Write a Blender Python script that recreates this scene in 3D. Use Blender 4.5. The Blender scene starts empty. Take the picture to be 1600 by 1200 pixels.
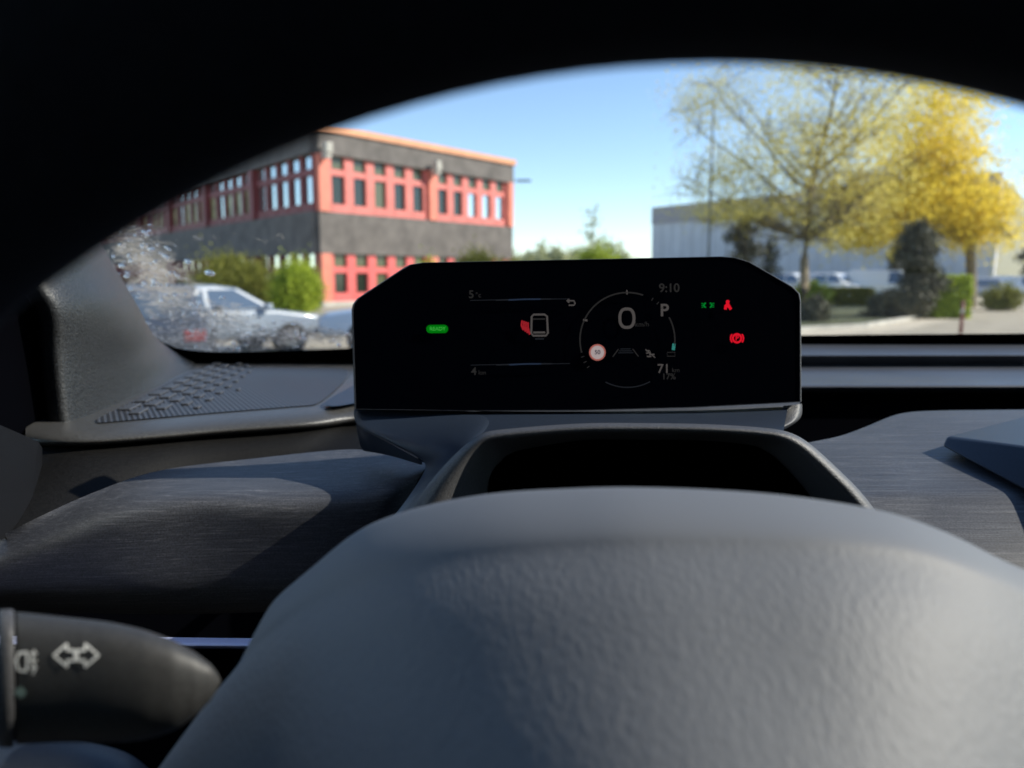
import bpy, bmesh, math, random
import numpy as np
from mathutils import Vector, Matrix
R = math.radians
C = bpy.context.scene.collection
sc = bpy.context.scene
# ---------------------------------------------------------------- camera
H = 1.40                     # eye height above the road
PITCH = 7.8
F = 1202.0                   # focal length in pixels of the 1600 px wide frame
cd = bpy.data.cameras.new('camera'); cam = bpy.data.objects.new('camera', cd); C.objects.link(cam)
cd.sensor_width = 36; cd.lens = 36*F/1600; cd.clip_start = 0.01; cd.clip_end = 3000
cam.location = (0, 0, H); cam.rotation_euler = (R(90-PITCH), 0, 0)
cd.dof.use_dof = True; cd.dof.focus_distance = 0.465; cd.dof.aperture_fstop = 27.0/3.7
sc.camera = cam
# ---------------------------------------------------------------- world and sun
SUN_AZ, SUN_EL = 90.0, 33.0  # clockwise from straight ahead, above the horizon
w = bpy.data.worlds.new("World"); sc.world = w; w.use_nodes = True
sky = w.node_tree.nodes.new('ShaderNodeTexSky'); sky.sky_type = 'NISHITA'; sky.sun_disc = False
sky.sun_elevation = R(SUN_EL); sky.sun_rotation = R(SUN_AZ); sky.air_density = 1.0; sky.dust_density = 0.0; sky.ozone_density = 2.2; sky.altitude = 1500
w.node_tree.links.new(sky.outputs[0], w.node_tree.nodes['Background'].inputs[0])
w.node_tree.nodes['Background'].inputs[1].default_value = 0.15
sl = bpy.data.lights.new('sun', 'SUN'); sl.energy = 4.7; sl.angle = R(0.53); sl.color = (1.0, 0.93, 0.82)
so = bpy.data.objects.new('sun', sl); C.objects.link(so); so.rotation_euler = (R(90-SUN_EL), 0, R(180-SUN_AZ))
so.location = (5, 5, 20)
sc.view_settings.view_transform = 'Standard'; sc.view_settings.look = 'None'; sc.view_settings.gamma = 1
sc.view_settings.exposure = 0.68
sc.cycles.max_bounces = 10; sc.cycles.transparent_max_bounces = 16; sc.cycles.use_denoising = True
# sun direction check: lamp shines along its local -Z
_d = Vector((math.sin(R(SUN_AZ))*math.cos(R(SUN_EL)), math.cos(R(SUN_AZ))*math.cos(R(SUN_EL)), math.sin(R(SUN_EL))))
so.rotation_euler = _d.to_track_quat('Z', 'Y').to_euler()
# ---------------------------------------------------------------- projection helpers (points with their own real distance)
cp, sp = math.cos(R(PITCH)), math.sin(R(PITCH))
def ray(u, v):
    a, b = (u-800)/F, (600-v)/F
    return Vector((a, cp + b*sp, -sp + b*cp))
def P(u, v, d):
    r = ray(u, v); return Vector((r.x*d, r.y*d, H + r.z*d))
def PZ(u, v, z):                       # z relative to the eye
    r = ray(u, v); t = z/r.z; return Vector((r.x*t, r.y*t, H+z))
def PG(u, v): return PZ(u, v, -H)
def AT(u, Y, z=0.0):                   # x from the pixel column, at distance Y ahead
    return Vector(((u-800)/F*Y/cp*1.0, Y, z))
WN = Vector((0, .546, .838)); WP = Vector((0, 1.12, H-.115))
def PW(u, v, off=0.0):                 # on the windshield pane
    r = ray(u, v); o = Vector((0, 0, H)); t = ((WP-o).dot(WN)-off)/r.dot(WN); return o + r*t
# ---------------------------------------------------------------- material helpers
def newmat(name):
    m = bpy.data.materials.new(name); m.use_nodes = True
    nt = m.node_tree; b = nt.nodes['Principled BSDF']; return m, nt, b
def N(nt, t, **k):
    n = nt.nodes.new(t)
    for a, x in k.items():
        if a in n.inputs: n.inputs[a].default_value = x
        else: setattr(n, a, x)
    return n
def ramp(nt, src, stops):
    r = nt.nodes.new('ShaderNodeValToRGB'); nt.links.new(src, r.inputs[0])
    e = r.color_ramp.elements
    while len(e) < len(stops): e.new(0.5)
    for k, (p, c) in enumerate(stops): e[k].position = p; e[k].color = (*c, 1) if len(c) == 3 else c
    return r
def mat(name, col, rough=0.5, metal=0.0, nscale=None, var=0.25, bump=0.0, bscale=None, spec=0.5, stretch=None, bdist=0.001, kind='noise', coat=0):
    m, nt, b = newmat(name)
    b.inputs['Roughness'].default_value = rough; b.inputs['Metallic'].default_value = metal
    b.inputs['Specular IOR Level'].default_value = spec; b.inputs['Coat Weight'].default_value = coat
    b.inputs['Base Color'].default_value = (*col, 1)
    tc = N(nt, 'ShaderNodeTexCoord'); src = tc.outputs['Object']
    if stretch:
        mp = N(nt, 'ShaderNodeMapping'); mp.inputs['Scale'].default_value = stretch
        nt.links.new(src, mp.inputs[0]); src = mp.outputs[0]
    if nscale:
        n = N(nt, 'ShaderNodeTexNoise', Scale=nscale, Detail=5.0); nt.links.new(src, n.inputs['Vector'])
        lo = tuple(max(0, c*(1-var)) for c in col); hi = tuple(min(1, c*(1+var)) for c in col)
        r = ramp(nt, n.outputs['Fac'], [(0.3, lo), (0.7, hi)]); nt.links.new(r.outputs[0], b.inputs['Base Color'])
    if bump:
        if kind == 'voronoi':
            n = N(nt, 'ShaderNodeTexVoronoi', Scale=bscale); n.feature = 'SMOOTH_F1'; o = n.outputs['Distance']
        else:
            n = N(nt, 'ShaderNodeTexNoise', Scale=bscale, Detail=3.0); o = n.outputs['Fac']
        nt.links.new(src, n.inputs['Vector'])
        bp = N(nt, 'ShaderNodeBump', Strength=bump, Distance=bdist); nt.links.new(o, bp.inputs['Height'])
        nt.links.new(bp.outputs[0], b.inputs['Normal'])
    return m
def emis(name, col, s):
    m, nt, b = newmat(name); b.inputs['Base Color'].default_value = (0, 0, 0, 1); b.inputs['Specular IOR Level'].default_value = 0
    b.inputs['Emission Color'].default_value = (*col, 1); b.inputs['Emission Strength'].default_value = s; return m
def glassmat(name, tint=(.95, .97, .96), ior=1.45):
    m = bpy.data.materials.new(name); m.use_nodes = True; nt = m.node_tree; nt.nodes.clear()
    o = N(nt, 'ShaderNodeOutputMaterial'); mx = N(nt, 'ShaderNodeMixShader'); t = N(nt, 'ShaderNodeBsdfTransparent'); g = N(nt, 'ShaderNodeBsdfGlossy', Roughness=0.0)
    t.inputs[0].default_value = (*tint, 1); fr = N(nt, 'ShaderNodeFresnel', IOR=ior)
    nt.links.new(fr.outputs[0], mx.inputs[0]); nt.links.new(t.outputs[0], mx.inputs[1]); nt.links.new(g.outputs[0], mx.inputs[2]); nt.links.new(mx.outputs[0], o.inputs[0])
    return m
# ---------------------------------------------------------------- object helpers
def tag(o, label=None, cat=None, group=None, kind=None):
    if label: o['label'] = label
    if cat: o['category'] = cat
    if group: o['group'] = group
    if kind: o['kind'] = kind
    return o
def empty(name, loc=(0, 0, 0), label=None, cat=None, group=None, kind=None, rz=0):
    o = bpy.data.objects.new(name, None); C.objects.link(o); o.location = loc; o.rotation_euler = (0, 0, rz); o.empty_display_size = .1
    return tag(o, label, cat, group, kind)
def link(name, me, m, parent=None, smooth=False, world=True):
    ms = m if isinstance(m, (list, tuple)) else [m]
    for x in ms: me.materials.append(x)
    o = bpy.data.objects.new(name, me); C.objects.link(o)
    if smooth: me.shade_smooth()
    if parent is not None:
        o.parent = parent
        if world:
            bpy.context.view_layer.update()
            o.matrix_parent_inverse = parent.matrix_world.inverted()
    return o
def build(name, vs, fs, m, parent=None, smooth=False, world=True):
    me = bpy.data.meshes.new(name); me.from_pydata([tuple(v) for v in vs], [], fs); me.update()
    return link(name, me, m, parent, smooth, world)
class MB:
    def __init__(s): s.v = []; s.f = []
    def box(s, x0, x1, y0, y1, z0, z1, M=None):
        n = len(s.v); c = [(x0,y0,z0),(x1,y0,z0),(x1,y1,z0),(x0,y1,z0),(x0,y0,z1),(x1,y0,z1),(x1,y1,z1),(x0,y1,z1)]
        s.v += [tuple(M @ Vector(p)) if M else p for p in c]
        s.f += [tuple(n+i for i in q) for q in ((3,2,1,0),(4,5,6,7),(0,1,5,4),(1,2,6,5),(2,3,7,6),(3,0,4,7))]; return s
    def tube(s, pts, rads, k=8, cap=True):
        n0 = len(s.v); pts = [Vector(p) for p in pts]
        if not hasattr(rads, '__len__'): rads = [rads]*len(pts)
        for i, p in enumerate(pts):
            t = (pts[min(i+1, len(pts)-1)] - pts[max(i-1, 0)]).normalized()
            a = t.cross(Vector((0, 0, 1)))
            if a.length < .05: a = t.cross(Vector((1, 0, 0)))
            a.normalize(); b = t.cross(a)
            for j in range(k):
                th = 2*math.pi*j/k; s.v.append(tuple(p + (a*math.cos(th)+b*math.sin(th))*rads[i]))
        for i in range(len(pts)-1):
            for j in range(k):
                a0 = n0+i*k+j; a1 = n0+i*k+(j+1) % k; s.f.append((a0, a1, a1+k, a0+k))
        if cap: s.f.append(tuple(n0+j for j in range(k))[::-1]); s.f.append(tuple(n0+(len(pts)-1)*k+j for j in range(k)))
        return s
    def prism(s, poly, ax, t0, t1):          # polygon extruded along axis 0/1/2
        n = len(s.v); k = len(poly)
        for t in (t0, t1):
            for a, b in poly:
                p = [a, b]; p.insert(ax, t); s.v.append(tuple(p))
        s.f.append(tuple(range(n, n+k))[::-1]); s.f.append(tuple(range(n+k, n+2*k)))
        for i in range(k): j = (i+1) % k; s.f.append((n+i, n+j, n+k+j, n+k+i))
        return s
    def build(s, name, m, parent=None, smooth=False, world=True, bevel=0, seg=2):
        o = build(name, s.v, s.f, m, parent, smooth, world)
        if bevel:
            bv = o.modifiers.new('bevel', 'BEVEL'); bv.width = bevel; bv.segments = seg; bv.limit_method = 'ANGLE'; o.data.shade_smooth()
            o.modifiers.new('wn', 'WEIGHTED_NORMAL')
        return o
def cr(pts, n):                              # resample a polyline smoothly to n points
    pts = [Vector(p) for p in pts]; m = len(pts)
    L = [0]
    for i in range(1, m): L.append(L[-1] + (pts[i]-pts[i-1]).length)
    out = []
    for k in range(n):
        s = L[-1]*k/(n-1); i = 0
        while i < m-2 and L[i+1] < s: i += 1
        t = (s-L[i])/max(1e-9, L[i+1]-L[i])
        p0, p1, p2, p3 = pts[max(i-1, 0)], pts[i], pts[i+1], pts[min(i+2, m-1)]
        q = 0.5*((2*p1)+(p2-p0)*t+(2*p0-5*p1+4*p2-p3)*t*t+(3*p1-p0-3*p2+p3)*t**3)
        out.append(q)
    return out
def V3(p): return P(*p) if not isinstance(p, Vector) else p
def sheet(name, rows, m, parent=None, n=24, sub=2, thick=0.0, flat=False, rs=True):
    G = [(cr([V3(p) for p in r], n) if rs else [V3(p) for p in r]) for r in rows]
    n = len(G[0]); vs = [p for r in G for p in r]; fs = []
    for i in range(len(G)-1):
        for j in range(n-1):
            a = i*n+j; fs.append((a, a+n, a+n+1, a+1))
    o = build(name, vs, fs, m, parent, smooth=not flat)
    if sub:
        s = o.modifiers.new('sub', 'SUBSURF'); s.levels = s.render_levels = sub
    if thick:
        t = o.modifiers.new('solid', 'SOLIDIFY'); t.thickness = thick; t.offset = -1
    return o
# ================================================================ MATERIALS
M = {}
M['dash'] = mat('soft dash plastic', (.055, .06, .072), .42, nscale=9, var=.2, bump=.35, bscale=1500, bdist=.0004)
M['nose'] = mat('grained dash plastic', (.055, .054, .052), .34, nscale=900, var=.45, bump=.5, bscale=1400, bdist=.0005)
M['pillar'] = mat('grained pillar plastic', (.019, .020, .021), .4, nscale=560, var=.75, bump=.6, bscale=560, bdist=.0009)
M['black'] = mat('matt black plastic and shade', (.0012, .0013, .002), 1.0, spec=.0)  # lowered to near black, shade included in the colour; real black parts share it
M['recess'] = mat('dark grained lower pad', (.0045, .0043, .0042), .6, nscale=500, var=.5, spec=.2, bump=.3, bscale=900, bdist=.0005)
M['cabin'] = mat('dark cabin lining', (.022, .022, .025), .85, nscale=60, var=.2)
M['rim'] = mat('black rim leather', (.007, .0085, .014), .7, spec=.12, nscale=500, var=.3, bump=.4, bscale=900, bdist=.0004, kind='voronoi')
M['cowl'] = mat('slate cowl plastic', (.014, .022, .038), .45, nscale=700, var=.15, bump=.25, bscale=1500, bdist=.0003)
M['hood'] = mat('textured hood plastic', (.06, .06, .064), .5, nscale=1000, var=.3, bump=.6, bscale=1200, bdist=.0006)
M['screen'] = mat('black display glass', (.0008, .0013, .0032), .3, spec=.03)
M['chrome'] = mat('satin silver trim', (.55, .58, .66), .25, metal=1.0, bump=.05, bscale=800)
M['stalk'] = mat('stalk plastic', (.03, .03, .03), .55, nscale=600, var=.2, bump=.15, bscale=1500, bdist=.0002)
M['white_ink'] = mat('printed white', (.75, .75, .72), .5)
M['grey_ink'] = mat('printed grey green', (.2, .28, .25), .5)
def fabric():
    m, nt, b = newmat('streaked trim fabric'); tc = N(nt, 'ShaderNodeTexCoord'); mp = N(nt, 'ShaderNodeMapping')
    mp.inputs['Scale'].default_value = (3, 110, 300); nt.links.new(tc.outputs['Object'], mp.inputs[0])
    n = N(nt, 'ShaderNodeTexNoise', Scale=3.0, Detail=7.0, Roughness=.75); nt.links.new(mp.outputs[0], n.inputs['Vector'])
    n2 = N(nt, 'ShaderNodeTexNoise', Scale=900.0, Detail=2.0); nt.links.new(tc.outputs['Object'], n2.inputs['Vector'])
    r = ramp(nt, n.outputs['Fac'], [(.3, (.036, .038, .046)), (.55, (.065, .068, .078)), (.75, (.17, .17, .18))])
    mx = N(nt, 'ShaderNodeMix', data_type='RGBA', blend_type='MULTIPLY'); mx.inputs[0].default_value = .5
    r2 = ramp(nt, n2.outputs['Fac'], [(.3, (.35, .35, .35)), (.7, (1.5, 1.5, 1.5))])
    nt.links.new(r.outputs[0], mx.inputs[6]); nt.links.new(r2.outputs[0], mx.inputs[7]); nt.links.new(mx.outputs[2], b.inputs['Base Color'])
    bp = N(nt, 'ShaderNodeBump', Strength=.5, Distance=.0006); nt.links.new(n.outputs['Fac'], bp.inputs['Height']); nt.links.new(bp.outputs[0], b.inputs['Normal'])
    b.inputs['Roughness'].default_value = .5; b.inputs['Specular IOR Level'].default_value = .35
    return m
M['endcap'] = mat('dark end cap plastic', (.004, .0045, .006), .8, spec=.1)
M['fabric'] = fabric()
M['block'] = mat('grille block plastic', (.05, .053, .06), .5)
M['strip'] = mat('silver strip with painted blue light', (.5, .56, .85), .4)  # bright blue light on the silver strip put into its base colour
def grille():
    m, nt, b = newmat('ribbed speaker grille'); tc = N(nt, 'ShaderNodeTexCoord')
    wv = N(nt, 'ShaderNodeTexWave', Scale=120.0); wv.bands_direction = 'DIAGONAL'; wv.wave_profile = 'SIN'
    mp = N(nt, 'ShaderNodeMapping'); mp.inputs['Scale'].default_value = (1, .55, 0)
    nt.links.new(tc.outputs['Object'], mp.inputs[0]); nt.links.new(mp.outputs[0], wv.inputs['Vector'])
    r = ramp(nt, wv.outputs['Fac'], [(.25, (.016, .017, .020)), (.75, (.045, .048, .056))]); nt.links.new(r.outputs[0], b.inputs['Base Color'])
    bp = N(nt, 'ShaderNodeBump', Strength=.6, Distance=.0008); nt.links.new(wv.outputs['Fac'], bp.inputs['Height']); nt.links.new(bp.outputs[0], b.inputs['Normal'])
    b.inputs['Roughness'].default_value = .5; return m
M['grille'] = grille()
def hubmat():
    m, nt, b = newmat('grained airbag cover'); tc = N(nt, 'ShaderNodeTexCoord')
    at = N(nt, 'ShaderNodeAttribute'); at.attribute_name = 'grain'
    v = N(nt, 'ShaderNodeTexVoronoi', Scale=620.0); v.feature = 'SMOOTH_F1'
    nz = N(nt, 'ShaderNodeTexNoise', Scale=260.0, Detail=3.0)
    mp = N(nt, 'ShaderNodeMapping'); mp.inputs['Rotation'].default_value = (0, 0, R(-25)); mp.inputs['Scale'].default_value = (1.2, .6, .8)
    nt.links.new(tc.outputs['Object'], mp.inputs[0]); nt.links.new(mp.outputs[0], v.inputs['Vector']); nt.links.new(mp.outputs[0], nz.inputs['Vector'])
    ad = N(nt, 'ShaderNodeMath', operation='ADD'); nt.links.new(v.outputs['Distance'], ad.inputs[0]); nt.links.new(nz.outputs['Fac'], ad.inputs[1])
    mu = N(nt, 'ShaderNodeMath', operation='MULTIPLY'); nt.links.new(ad.outputs[0], mu.inputs[0]); nt.links.new(at.outputs['Fac'], mu.inputs[1])
    bp = N(nt, 'ShaderNodeBump', Strength=.45, Distance=.0004); nt.links.new(mu.outputs[0], bp.inputs['Height']); nt.links.new(bp.outputs[0], b.inputs['Normal'])
    b.inputs['Base Color'].default_value = (.135, .143, .158, 1); b.inputs['Roughness'].default_value = .6; b.inputs['Specular IOR Level'].default_value = .4
    return m
M['hub'] = hubmat()
M['glass'] = glassmat('car window glass')
M['asphalt'] = mat('pale beige asphalt', (.34, .30, .23), .9, nscale=1.2, var=.25, bump=.3, bscale=60, bdist=.01)  # one pale beige base colour with noise variation
M['kerb'] = mat('pale kerb concrete', (.42, .40, .35), .85, nscale=3, var=.2)
M['soil'] = mat('dry verge soil and grass', (.055, .065, .022), .95, nscale=2.5, var=.6)
M['render_dark'] = mat('grey brown cladding', (.12, .106, .095), .8, nscale=1.3, var=.3)
M['orange'] = mat('orange roof edge', (.66, .30, .15), .6, nscale=2, var=.1)
M['salmon'] = mat('salmon painted pier', (.66, .20, .13), .6, nscale=2, var=.12)
M['red'] = mat('pinkish red window frame', (.66, .12, .11), .55, nscale=2, var=.12)
M['pane'] = mat('dark window glass', (.02, .028, .02), .12, spec=.7)
M['pane_blind'] = mat('window with greenish blind', (.10, .11, .06), .2, spec=.6)
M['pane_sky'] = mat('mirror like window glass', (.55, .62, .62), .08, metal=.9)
M['pane_trees'] = mat('window glass with painted yellow green reflections', (.30, .29, .13), .25, nscale=1.5, var=.7, spec=.8)  # tree reflections put into the base colour as yellow green noise
M['wall_inner'] = mat('building core', (.05, .05, .05), .9)
M['metal_panel'] = mat('grey blue metal cladding', (.70, .68, .67), .6, nscale=.6, var=.08)
M['metal_band'] = mat('darker metal fascia', (.40, .36, .36), .6)
M['cream'] = mat('cream ribbed cladding', (.62, .60, .48), .7, nscale=1, var=.05)
M['bark'] = mat('brown bark', (.20, .16, .10), .9, nscale=20, var=.4)
M['bark_dark'] = mat('dark bark', (.04, .032, .024), .9, nscale=20, var=.4)
M['pole'] = mat('grey pole', (.14, .15, .15), .5)
M['post'] = mat('dark red post', (.22, .06, .05), .6, nscale=20, var=.2)
M['tyre'] = mat('tyre rubber', (.02, .02, .02), .8); M['alloy'] = mat('wheel alloy', (.5, .5, .52), .3, metal=.9)
M['cglass'] = mat('car glass', (.14, .18, .22), .05, spec=1.0, metal=.5)
M['lamp_red'] = mat('red lamp lens', (.4, .02, .02), .2); M['lamp_clear'] = mat('clear lamp lens', (.6, .6, .6), .1, spec=.8)
def paint(name, col): return mat(name, col, .3, coat=.6)
def leafmat(name, a, b2, tr=.45):
    m, nt, b = newmat(name); g = N(nt, 'ShaderNodeNewGeometry')
    r = ramp(nt, g.outputs['Random Per Island'], [(0, a), (1, b2)]); nt.links.new(r.outputs[0], b.inputs['Base Color'])
    b.inputs['Roughness'].default_value = .6; b.inputs['Specular IOR Level'].default_value = .25
    t = N(nt, 'ShaderNodeBsdfTranslucent'); nt.links.new(r.outputs[0], t.inputs[0]); mx = N(nt, 'ShaderNodeMixShader'); mx.inputs[0].default_value = tr
    nt.links.new(b.outputs[0], mx.inputs[1]); nt.links.new(t.outputs[0], mx.inputs[2]); nt.links.new(mx.outputs[0], nt.nodes['Material Output'].inputs[0])
    return m
M['leaf_spring'] = leafmat('spring blossom leaf', (.68, .58, .14), (.92, .82, .25), .5)
M['leaf_yellow'] = leafmat('yellow leaf', (.72, .56, .05), (.97, .81, .14), .5)
M['leaf_olive'] = leafmat('olive leaf', (.13, .14, .025), (.30, .30, .05), .35)
M['leaf_lime'] = leafmat('lime leaf', (.22, .30, .03), (.52, .60, .06), .45)
M['leaf_dark'] = leafmat('dark evergreen leaf', (.05, .052, .034), (.15, .145, .09), .2)
M['leaf_haze'] = leafmat('hazy far leaf', (.30, .34, .18), (.55, .55, .32), .4)  # distance haze put into the pale leaf colour
M['twig'] = leafmat('bare twig', (.10, .08, .06), (.2, .16, .11), .1)

# ================================================================ VEGETATION HELPERS
def leaves(name, cents, size, m, parent, seed=0, aspect=.6):
    rng = np.random.default_rng(seed); c = np.asarray(cents, float); n = len(c)
    a = rng.normal(size=(n, 3)); a /= np.linalg.norm(a, axis=1)[:, None]
    b = rng.normal(size=(n, 3)); b = np.cross(a, b); b /= np.linalg.norm(b, axis=1)[:, None]
    s = size*rng.uniform(.6, 1.4, (n, 1)); a = a*s; b = b*s*aspect
    v = np.stack([c-a, c-b*.9+a*.1, c+a, c+b*.9+a*.1], 1).reshape(-1, 3)
    me = bpy.data.meshes.new(name); me.vertices.add(4*n); me.vertices.foreach_set('co', v.ravel())
    me.loops.add(4*n); me.loops.foreach_set('vertex_index', np.arange(4*n)); me.polygons.add(n)
    me.polygons.foreach_set('loop_start', np.arange(0, 4*n, 4)); me.polygons.foreach_set('loop_total', np.full(n, 4)); me.update(); me.validate()
    return link(name, me, m, parent)
def blob_points(n, c, r, seed, clumps=30, fill=.35, csize=.28, bottom=None):
    """points of an uneven crown: clump centres in an ellipsoid, leaves scattered round them"""
    rng = np.random.default_rng(seed)
    d = rng.normal(size=(clumps, 3)); d /= np.linalg.norm(d, axis=1)[:, None]
    cc = d*(rng.uniform(fill, 1.0, (clumps, 1))**.7)
    k = rng.integers(0, clumps, n); w_ = rng.uniform(.6, 1.5, clumps)[k][:, None]
    p = cc[k]*.85 + rng.normal(size=(n, 3))*csize*w_*.6
    p = p*np.array(r) + np.array(c)
    if bottom is not None: p = p[p[:, 2] > bottom]
    return p
def tree(name, label, base, h, crown_r, n, leafm, barkm, seed, lean=0, size=.09, fork=.28, bare=False, depth=5, group=None, trunk_r=.2, xs=1.0, spread=.5, csig=.25, aim=(0, 0), cat='tree'):
    t = empty(name, base, label, cat, group)
    rnd = random.Random(seed); mb = MB(); tips = []
    def grow(p, d, L, r, k):
        pts = [p]; q = p; dd = d.copy(); rr = [r]
        for s in range(3):
            dd = (dd + Vector((rnd.uniform(-1, 1), rnd.uniform(-1, 1), rnd.uniform(-.4, .8)))*.12).normalized()
            q = q + dd*(L/3); pts.append(q); rr.append(r*(1-.13*(s+1)))
            if k <= depth-2: tips.append((q, k))
        mb.tube(pts, rr, 5 if k < 3 else 7, cap=False)
        if k == 0: tips.append((q, 0)); return
        nb = rnd.choice((2, 3, 3)) if k < depth else 4
        for i in range(nb):
            ang = rnd.uniform(.35, .85)*spread*1.4; az = 2*math.pi*(i+rnd.random()*.7)/nb
            a = dd.cross(Vector((0, 0, 1)));
            if a.length < .1: a = Vector((1, 0, 0))
            a.normalize(); b = dd.cross(a)
            nd = (dd*math.cos(ang) + (a*math.cos(az)+b*math.sin(az))*math.sin(ang) + Vector((aim[0], aim[1], .06))*.25).normalized()
            nd.x *= xs; nd.normalize()
            grow(q, nd, L*rnd.uniform(.66, .86), r*.6*rnd.uniform(.8, 1.1), k-1)
    p0 = Vector(base); top = p0 + Vector((lean, 0, h*fork))
    mb.tube([p0-Vector((0, 0, .1)), p0.lerp(top, .5)+Vector((.04, 0, 0)), top], [trunk_r*1.25, trunk_r, trunk_r*.9], 9, cap=False)
    grow(top, Vector((0, 0, 1)), h*.24, trunk_r*.7, depth)
    mb.build('trunk', barkm, t, smooth=True)
    rng = np.random.default_rng(seed)
    tp = np.array([list(a) for a, k in tips if k <= 2]); ii = rng.integers(0, len(tp), n)
    pp = tp[ii] + rng.normal(size=(n, 3))*csig
    leaves('crown', pp, size, leafm, t, seed)
    return t
def shrub(name, label, c, r, n, m, seed, size=.05, cat='shrub', group=None, clumps=40, box=False):
    t = empty(name, (c[0], c[1], 0), label, cat, group)
    if box:
        rng = np.random.default_rng(seed); p = rng.uniform(-1, 1, (n, 3)); k = rng.integers(0, 3, n)
        for i in range(n): p[i, k[i]] = math.copysign(rng.uniform(.72, 1.02), p[i, k[i]])
        p += rng.normal(size=(n, 3))*.05; p = p*np.array(r)+np.array(c)
    else: p = blob_points(n, c, r, seed, clumps)
    p = p[p[:, 2] > .03]
    leaves('foliage', p, size, m, t, seed)
    mb = MB(); rnd = random.Random(seed)
    for i in range(5):
        x, y = rnd.uniform(-.5, .5)*r[0], rnd.uniform(-.5, .5)*r[1]
        mb.tube([(c[0]+x*.4, c[1]+y*.4, 0), (c[0]+x, c[1]+y, c[2])], [.03, .015], 5)
    mb.build('stem', M['bark_dark'], t)
    return t

# ================================================================ GROUND
g = build('ground', [(-600, -300, 0), (600, -300, 0), (600, 1500, 0), (-600, 1500, 0)], [(0, 1, 2, 3)], M['asphalt']); tag(g, kind='structure')
kl = [(1660, 441), (1600, 449), (1540, 462), (1480, 481), (1420, 500), (1330, 514), (1250, 522), (1150, 524), (1050, 515), (980, 500), (930, 480)]
kp = [PG(*p) for p in kl]; kc = cr(kp, 60)
far = [Vector((p.x*1.0-2, min(62, p.y+30), 0)) for p in kc]
vs = [Vector((p.x, p.y, .09)) for p in kc]+[Vector((p.x*1.02, max(p.y+1, 64), .09)) for p in kc]; n_ = len(kc)
tag(build('planting_bed', vs, [(i, i+1, n_+i+1, n_+i) for i in range(n_-1)], M['soil']), kind='structure')
mb = MB()
for i in range(n_-1):
    a, b = kc[i], kc[i+1]; d = (b-a).normalized(); nrm = Vector((-d.y, d.x, 0))*.15
    n0 = len(mb.v); mb.v += [tuple(q) for q in (a, b, b+nrm, a+nrm, a+Vector((0, 0, .12)), b+Vector((0, 0, .12)), b+nrm+Vector((0, 0, .12)), a+nrm+Vector((0, 0, .12)))]
    mb.f += [tuple(n0+k for k in q) for q in ((4, 5, 6, 7), (0, 1, 5, 4), (2, 3, 7, 6))]
tag(mb.build('kerb', M['kerb']), kind='structure')
vs = [Vector((p.x, p.y, .004)) for p in kc]+[Vector((p.x+.5, p.y-1.3, .004)) for p in kc]
tag(build('pavement', vs, [(i, i+1, n_+i+1, n_+i) for i in range(n_-1)], mat('pale worn pavement', (.50, .44, .34), .9, nscale=2, var=.2)), kind='structure')

# ================================================================ OFFICE BUILDING (left)
def facade(root, A, B, ztop, segs, panes, frame_m, pier_m, seed, low=True):
    """A, B ground points (left, right as seen); builds bays in the plane with real recess"""
    d = (B-A); L = d.length; d.normalize(); nrm = Vector((d.y, -d.x, 0))           # outward
    Mx = Matrix.Translation(A) @ Matrix(((d.x, -nrm.x, 0, 0), (d.y, -nrm.y, 0, 0), (0, 0, 1, 0), (0, 0, 0, 1)))
    def bx(x0, x1, y0, y1, z0, z1): return MB().box(x0, x1, y0, y1, z0, z1, Mx)
    rnd = random.Random(seed)
    bx(0, L, -.30, .0, 7.50, 8.60).build('parapet', M['render_dark'], root)
    bx(-.12, L+.12, -.42, .0, 8.60, 8.93).build('roof_edge', M['orange'], root)
    bx(0, L, -.22, .0, 2.65, 4.72).build('cladding', M['render_dark'], root)
    for (z0, z1) in ((4.72, 7.50), (.25, 2.65)):
        for i, (s0, s1) in enumerate(segs):
            x0, x1 = s0*L, s1*L
            bx(x0, x0+.62, -.30 if True else 0, .3, z0+.003, z1-.003).build('pier', pier_m, root)
            if i == len(segs)-1: bx(x1-.5, x1, -.30, .3, z0+.003, z1-.003).build('pier', pier_m, root)
            xe = x1-.5 if i == len(segs)-1 else x1
            nb = panes; wd = (xe-x0-.62)/nb
            for k in range(nb):
                a = x0+.62+k*wd; b = a+wd
                mb = MB(); fw = wd*(.20 if low else .11)
                zs, zt, zh = z0+.42, (z1-.95 if low else z1-1.0), z1-.30                 # sill, head of pane, transom strip
                mb.box(a+.002, a+fw, -.10, .12, z0, z1, Mx); mb.box(b-fw, b-.002, -.10, .12, z0, z1, Mx)
                mb.box(a+fw, b-fw, -.12, .12, z0, zs, Mx); mb.box(a+fw, b-fw, -.08, .12, zt, zt+.30, Mx)
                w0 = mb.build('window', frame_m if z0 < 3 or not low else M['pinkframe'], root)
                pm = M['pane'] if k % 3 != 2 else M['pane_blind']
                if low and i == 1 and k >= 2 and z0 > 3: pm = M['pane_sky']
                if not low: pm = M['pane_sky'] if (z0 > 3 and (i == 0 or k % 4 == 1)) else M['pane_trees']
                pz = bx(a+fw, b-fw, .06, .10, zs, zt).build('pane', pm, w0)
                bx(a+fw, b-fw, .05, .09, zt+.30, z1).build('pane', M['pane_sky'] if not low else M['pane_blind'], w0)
M['pinkframe'] = mat('salmon pink window frame', (.62, .17, .14), .6, nscale=2, var=.12)
M['shaded_red'] = mat('maroon window frame', (.20, .035, .035), .6, nscale=2, var=.12)  # red frame and pier colour darkened for the shaded left facade
Yc = 39.0
def XY(u, Y):                                  # ground point seen at column u, distance Y (camera depth along the horizon)
    return Vector(((u-800)/F*Y, Y*1.0, 0))
Ac = XY(501, Yc); Bc = XY(797, 51.0)
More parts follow.
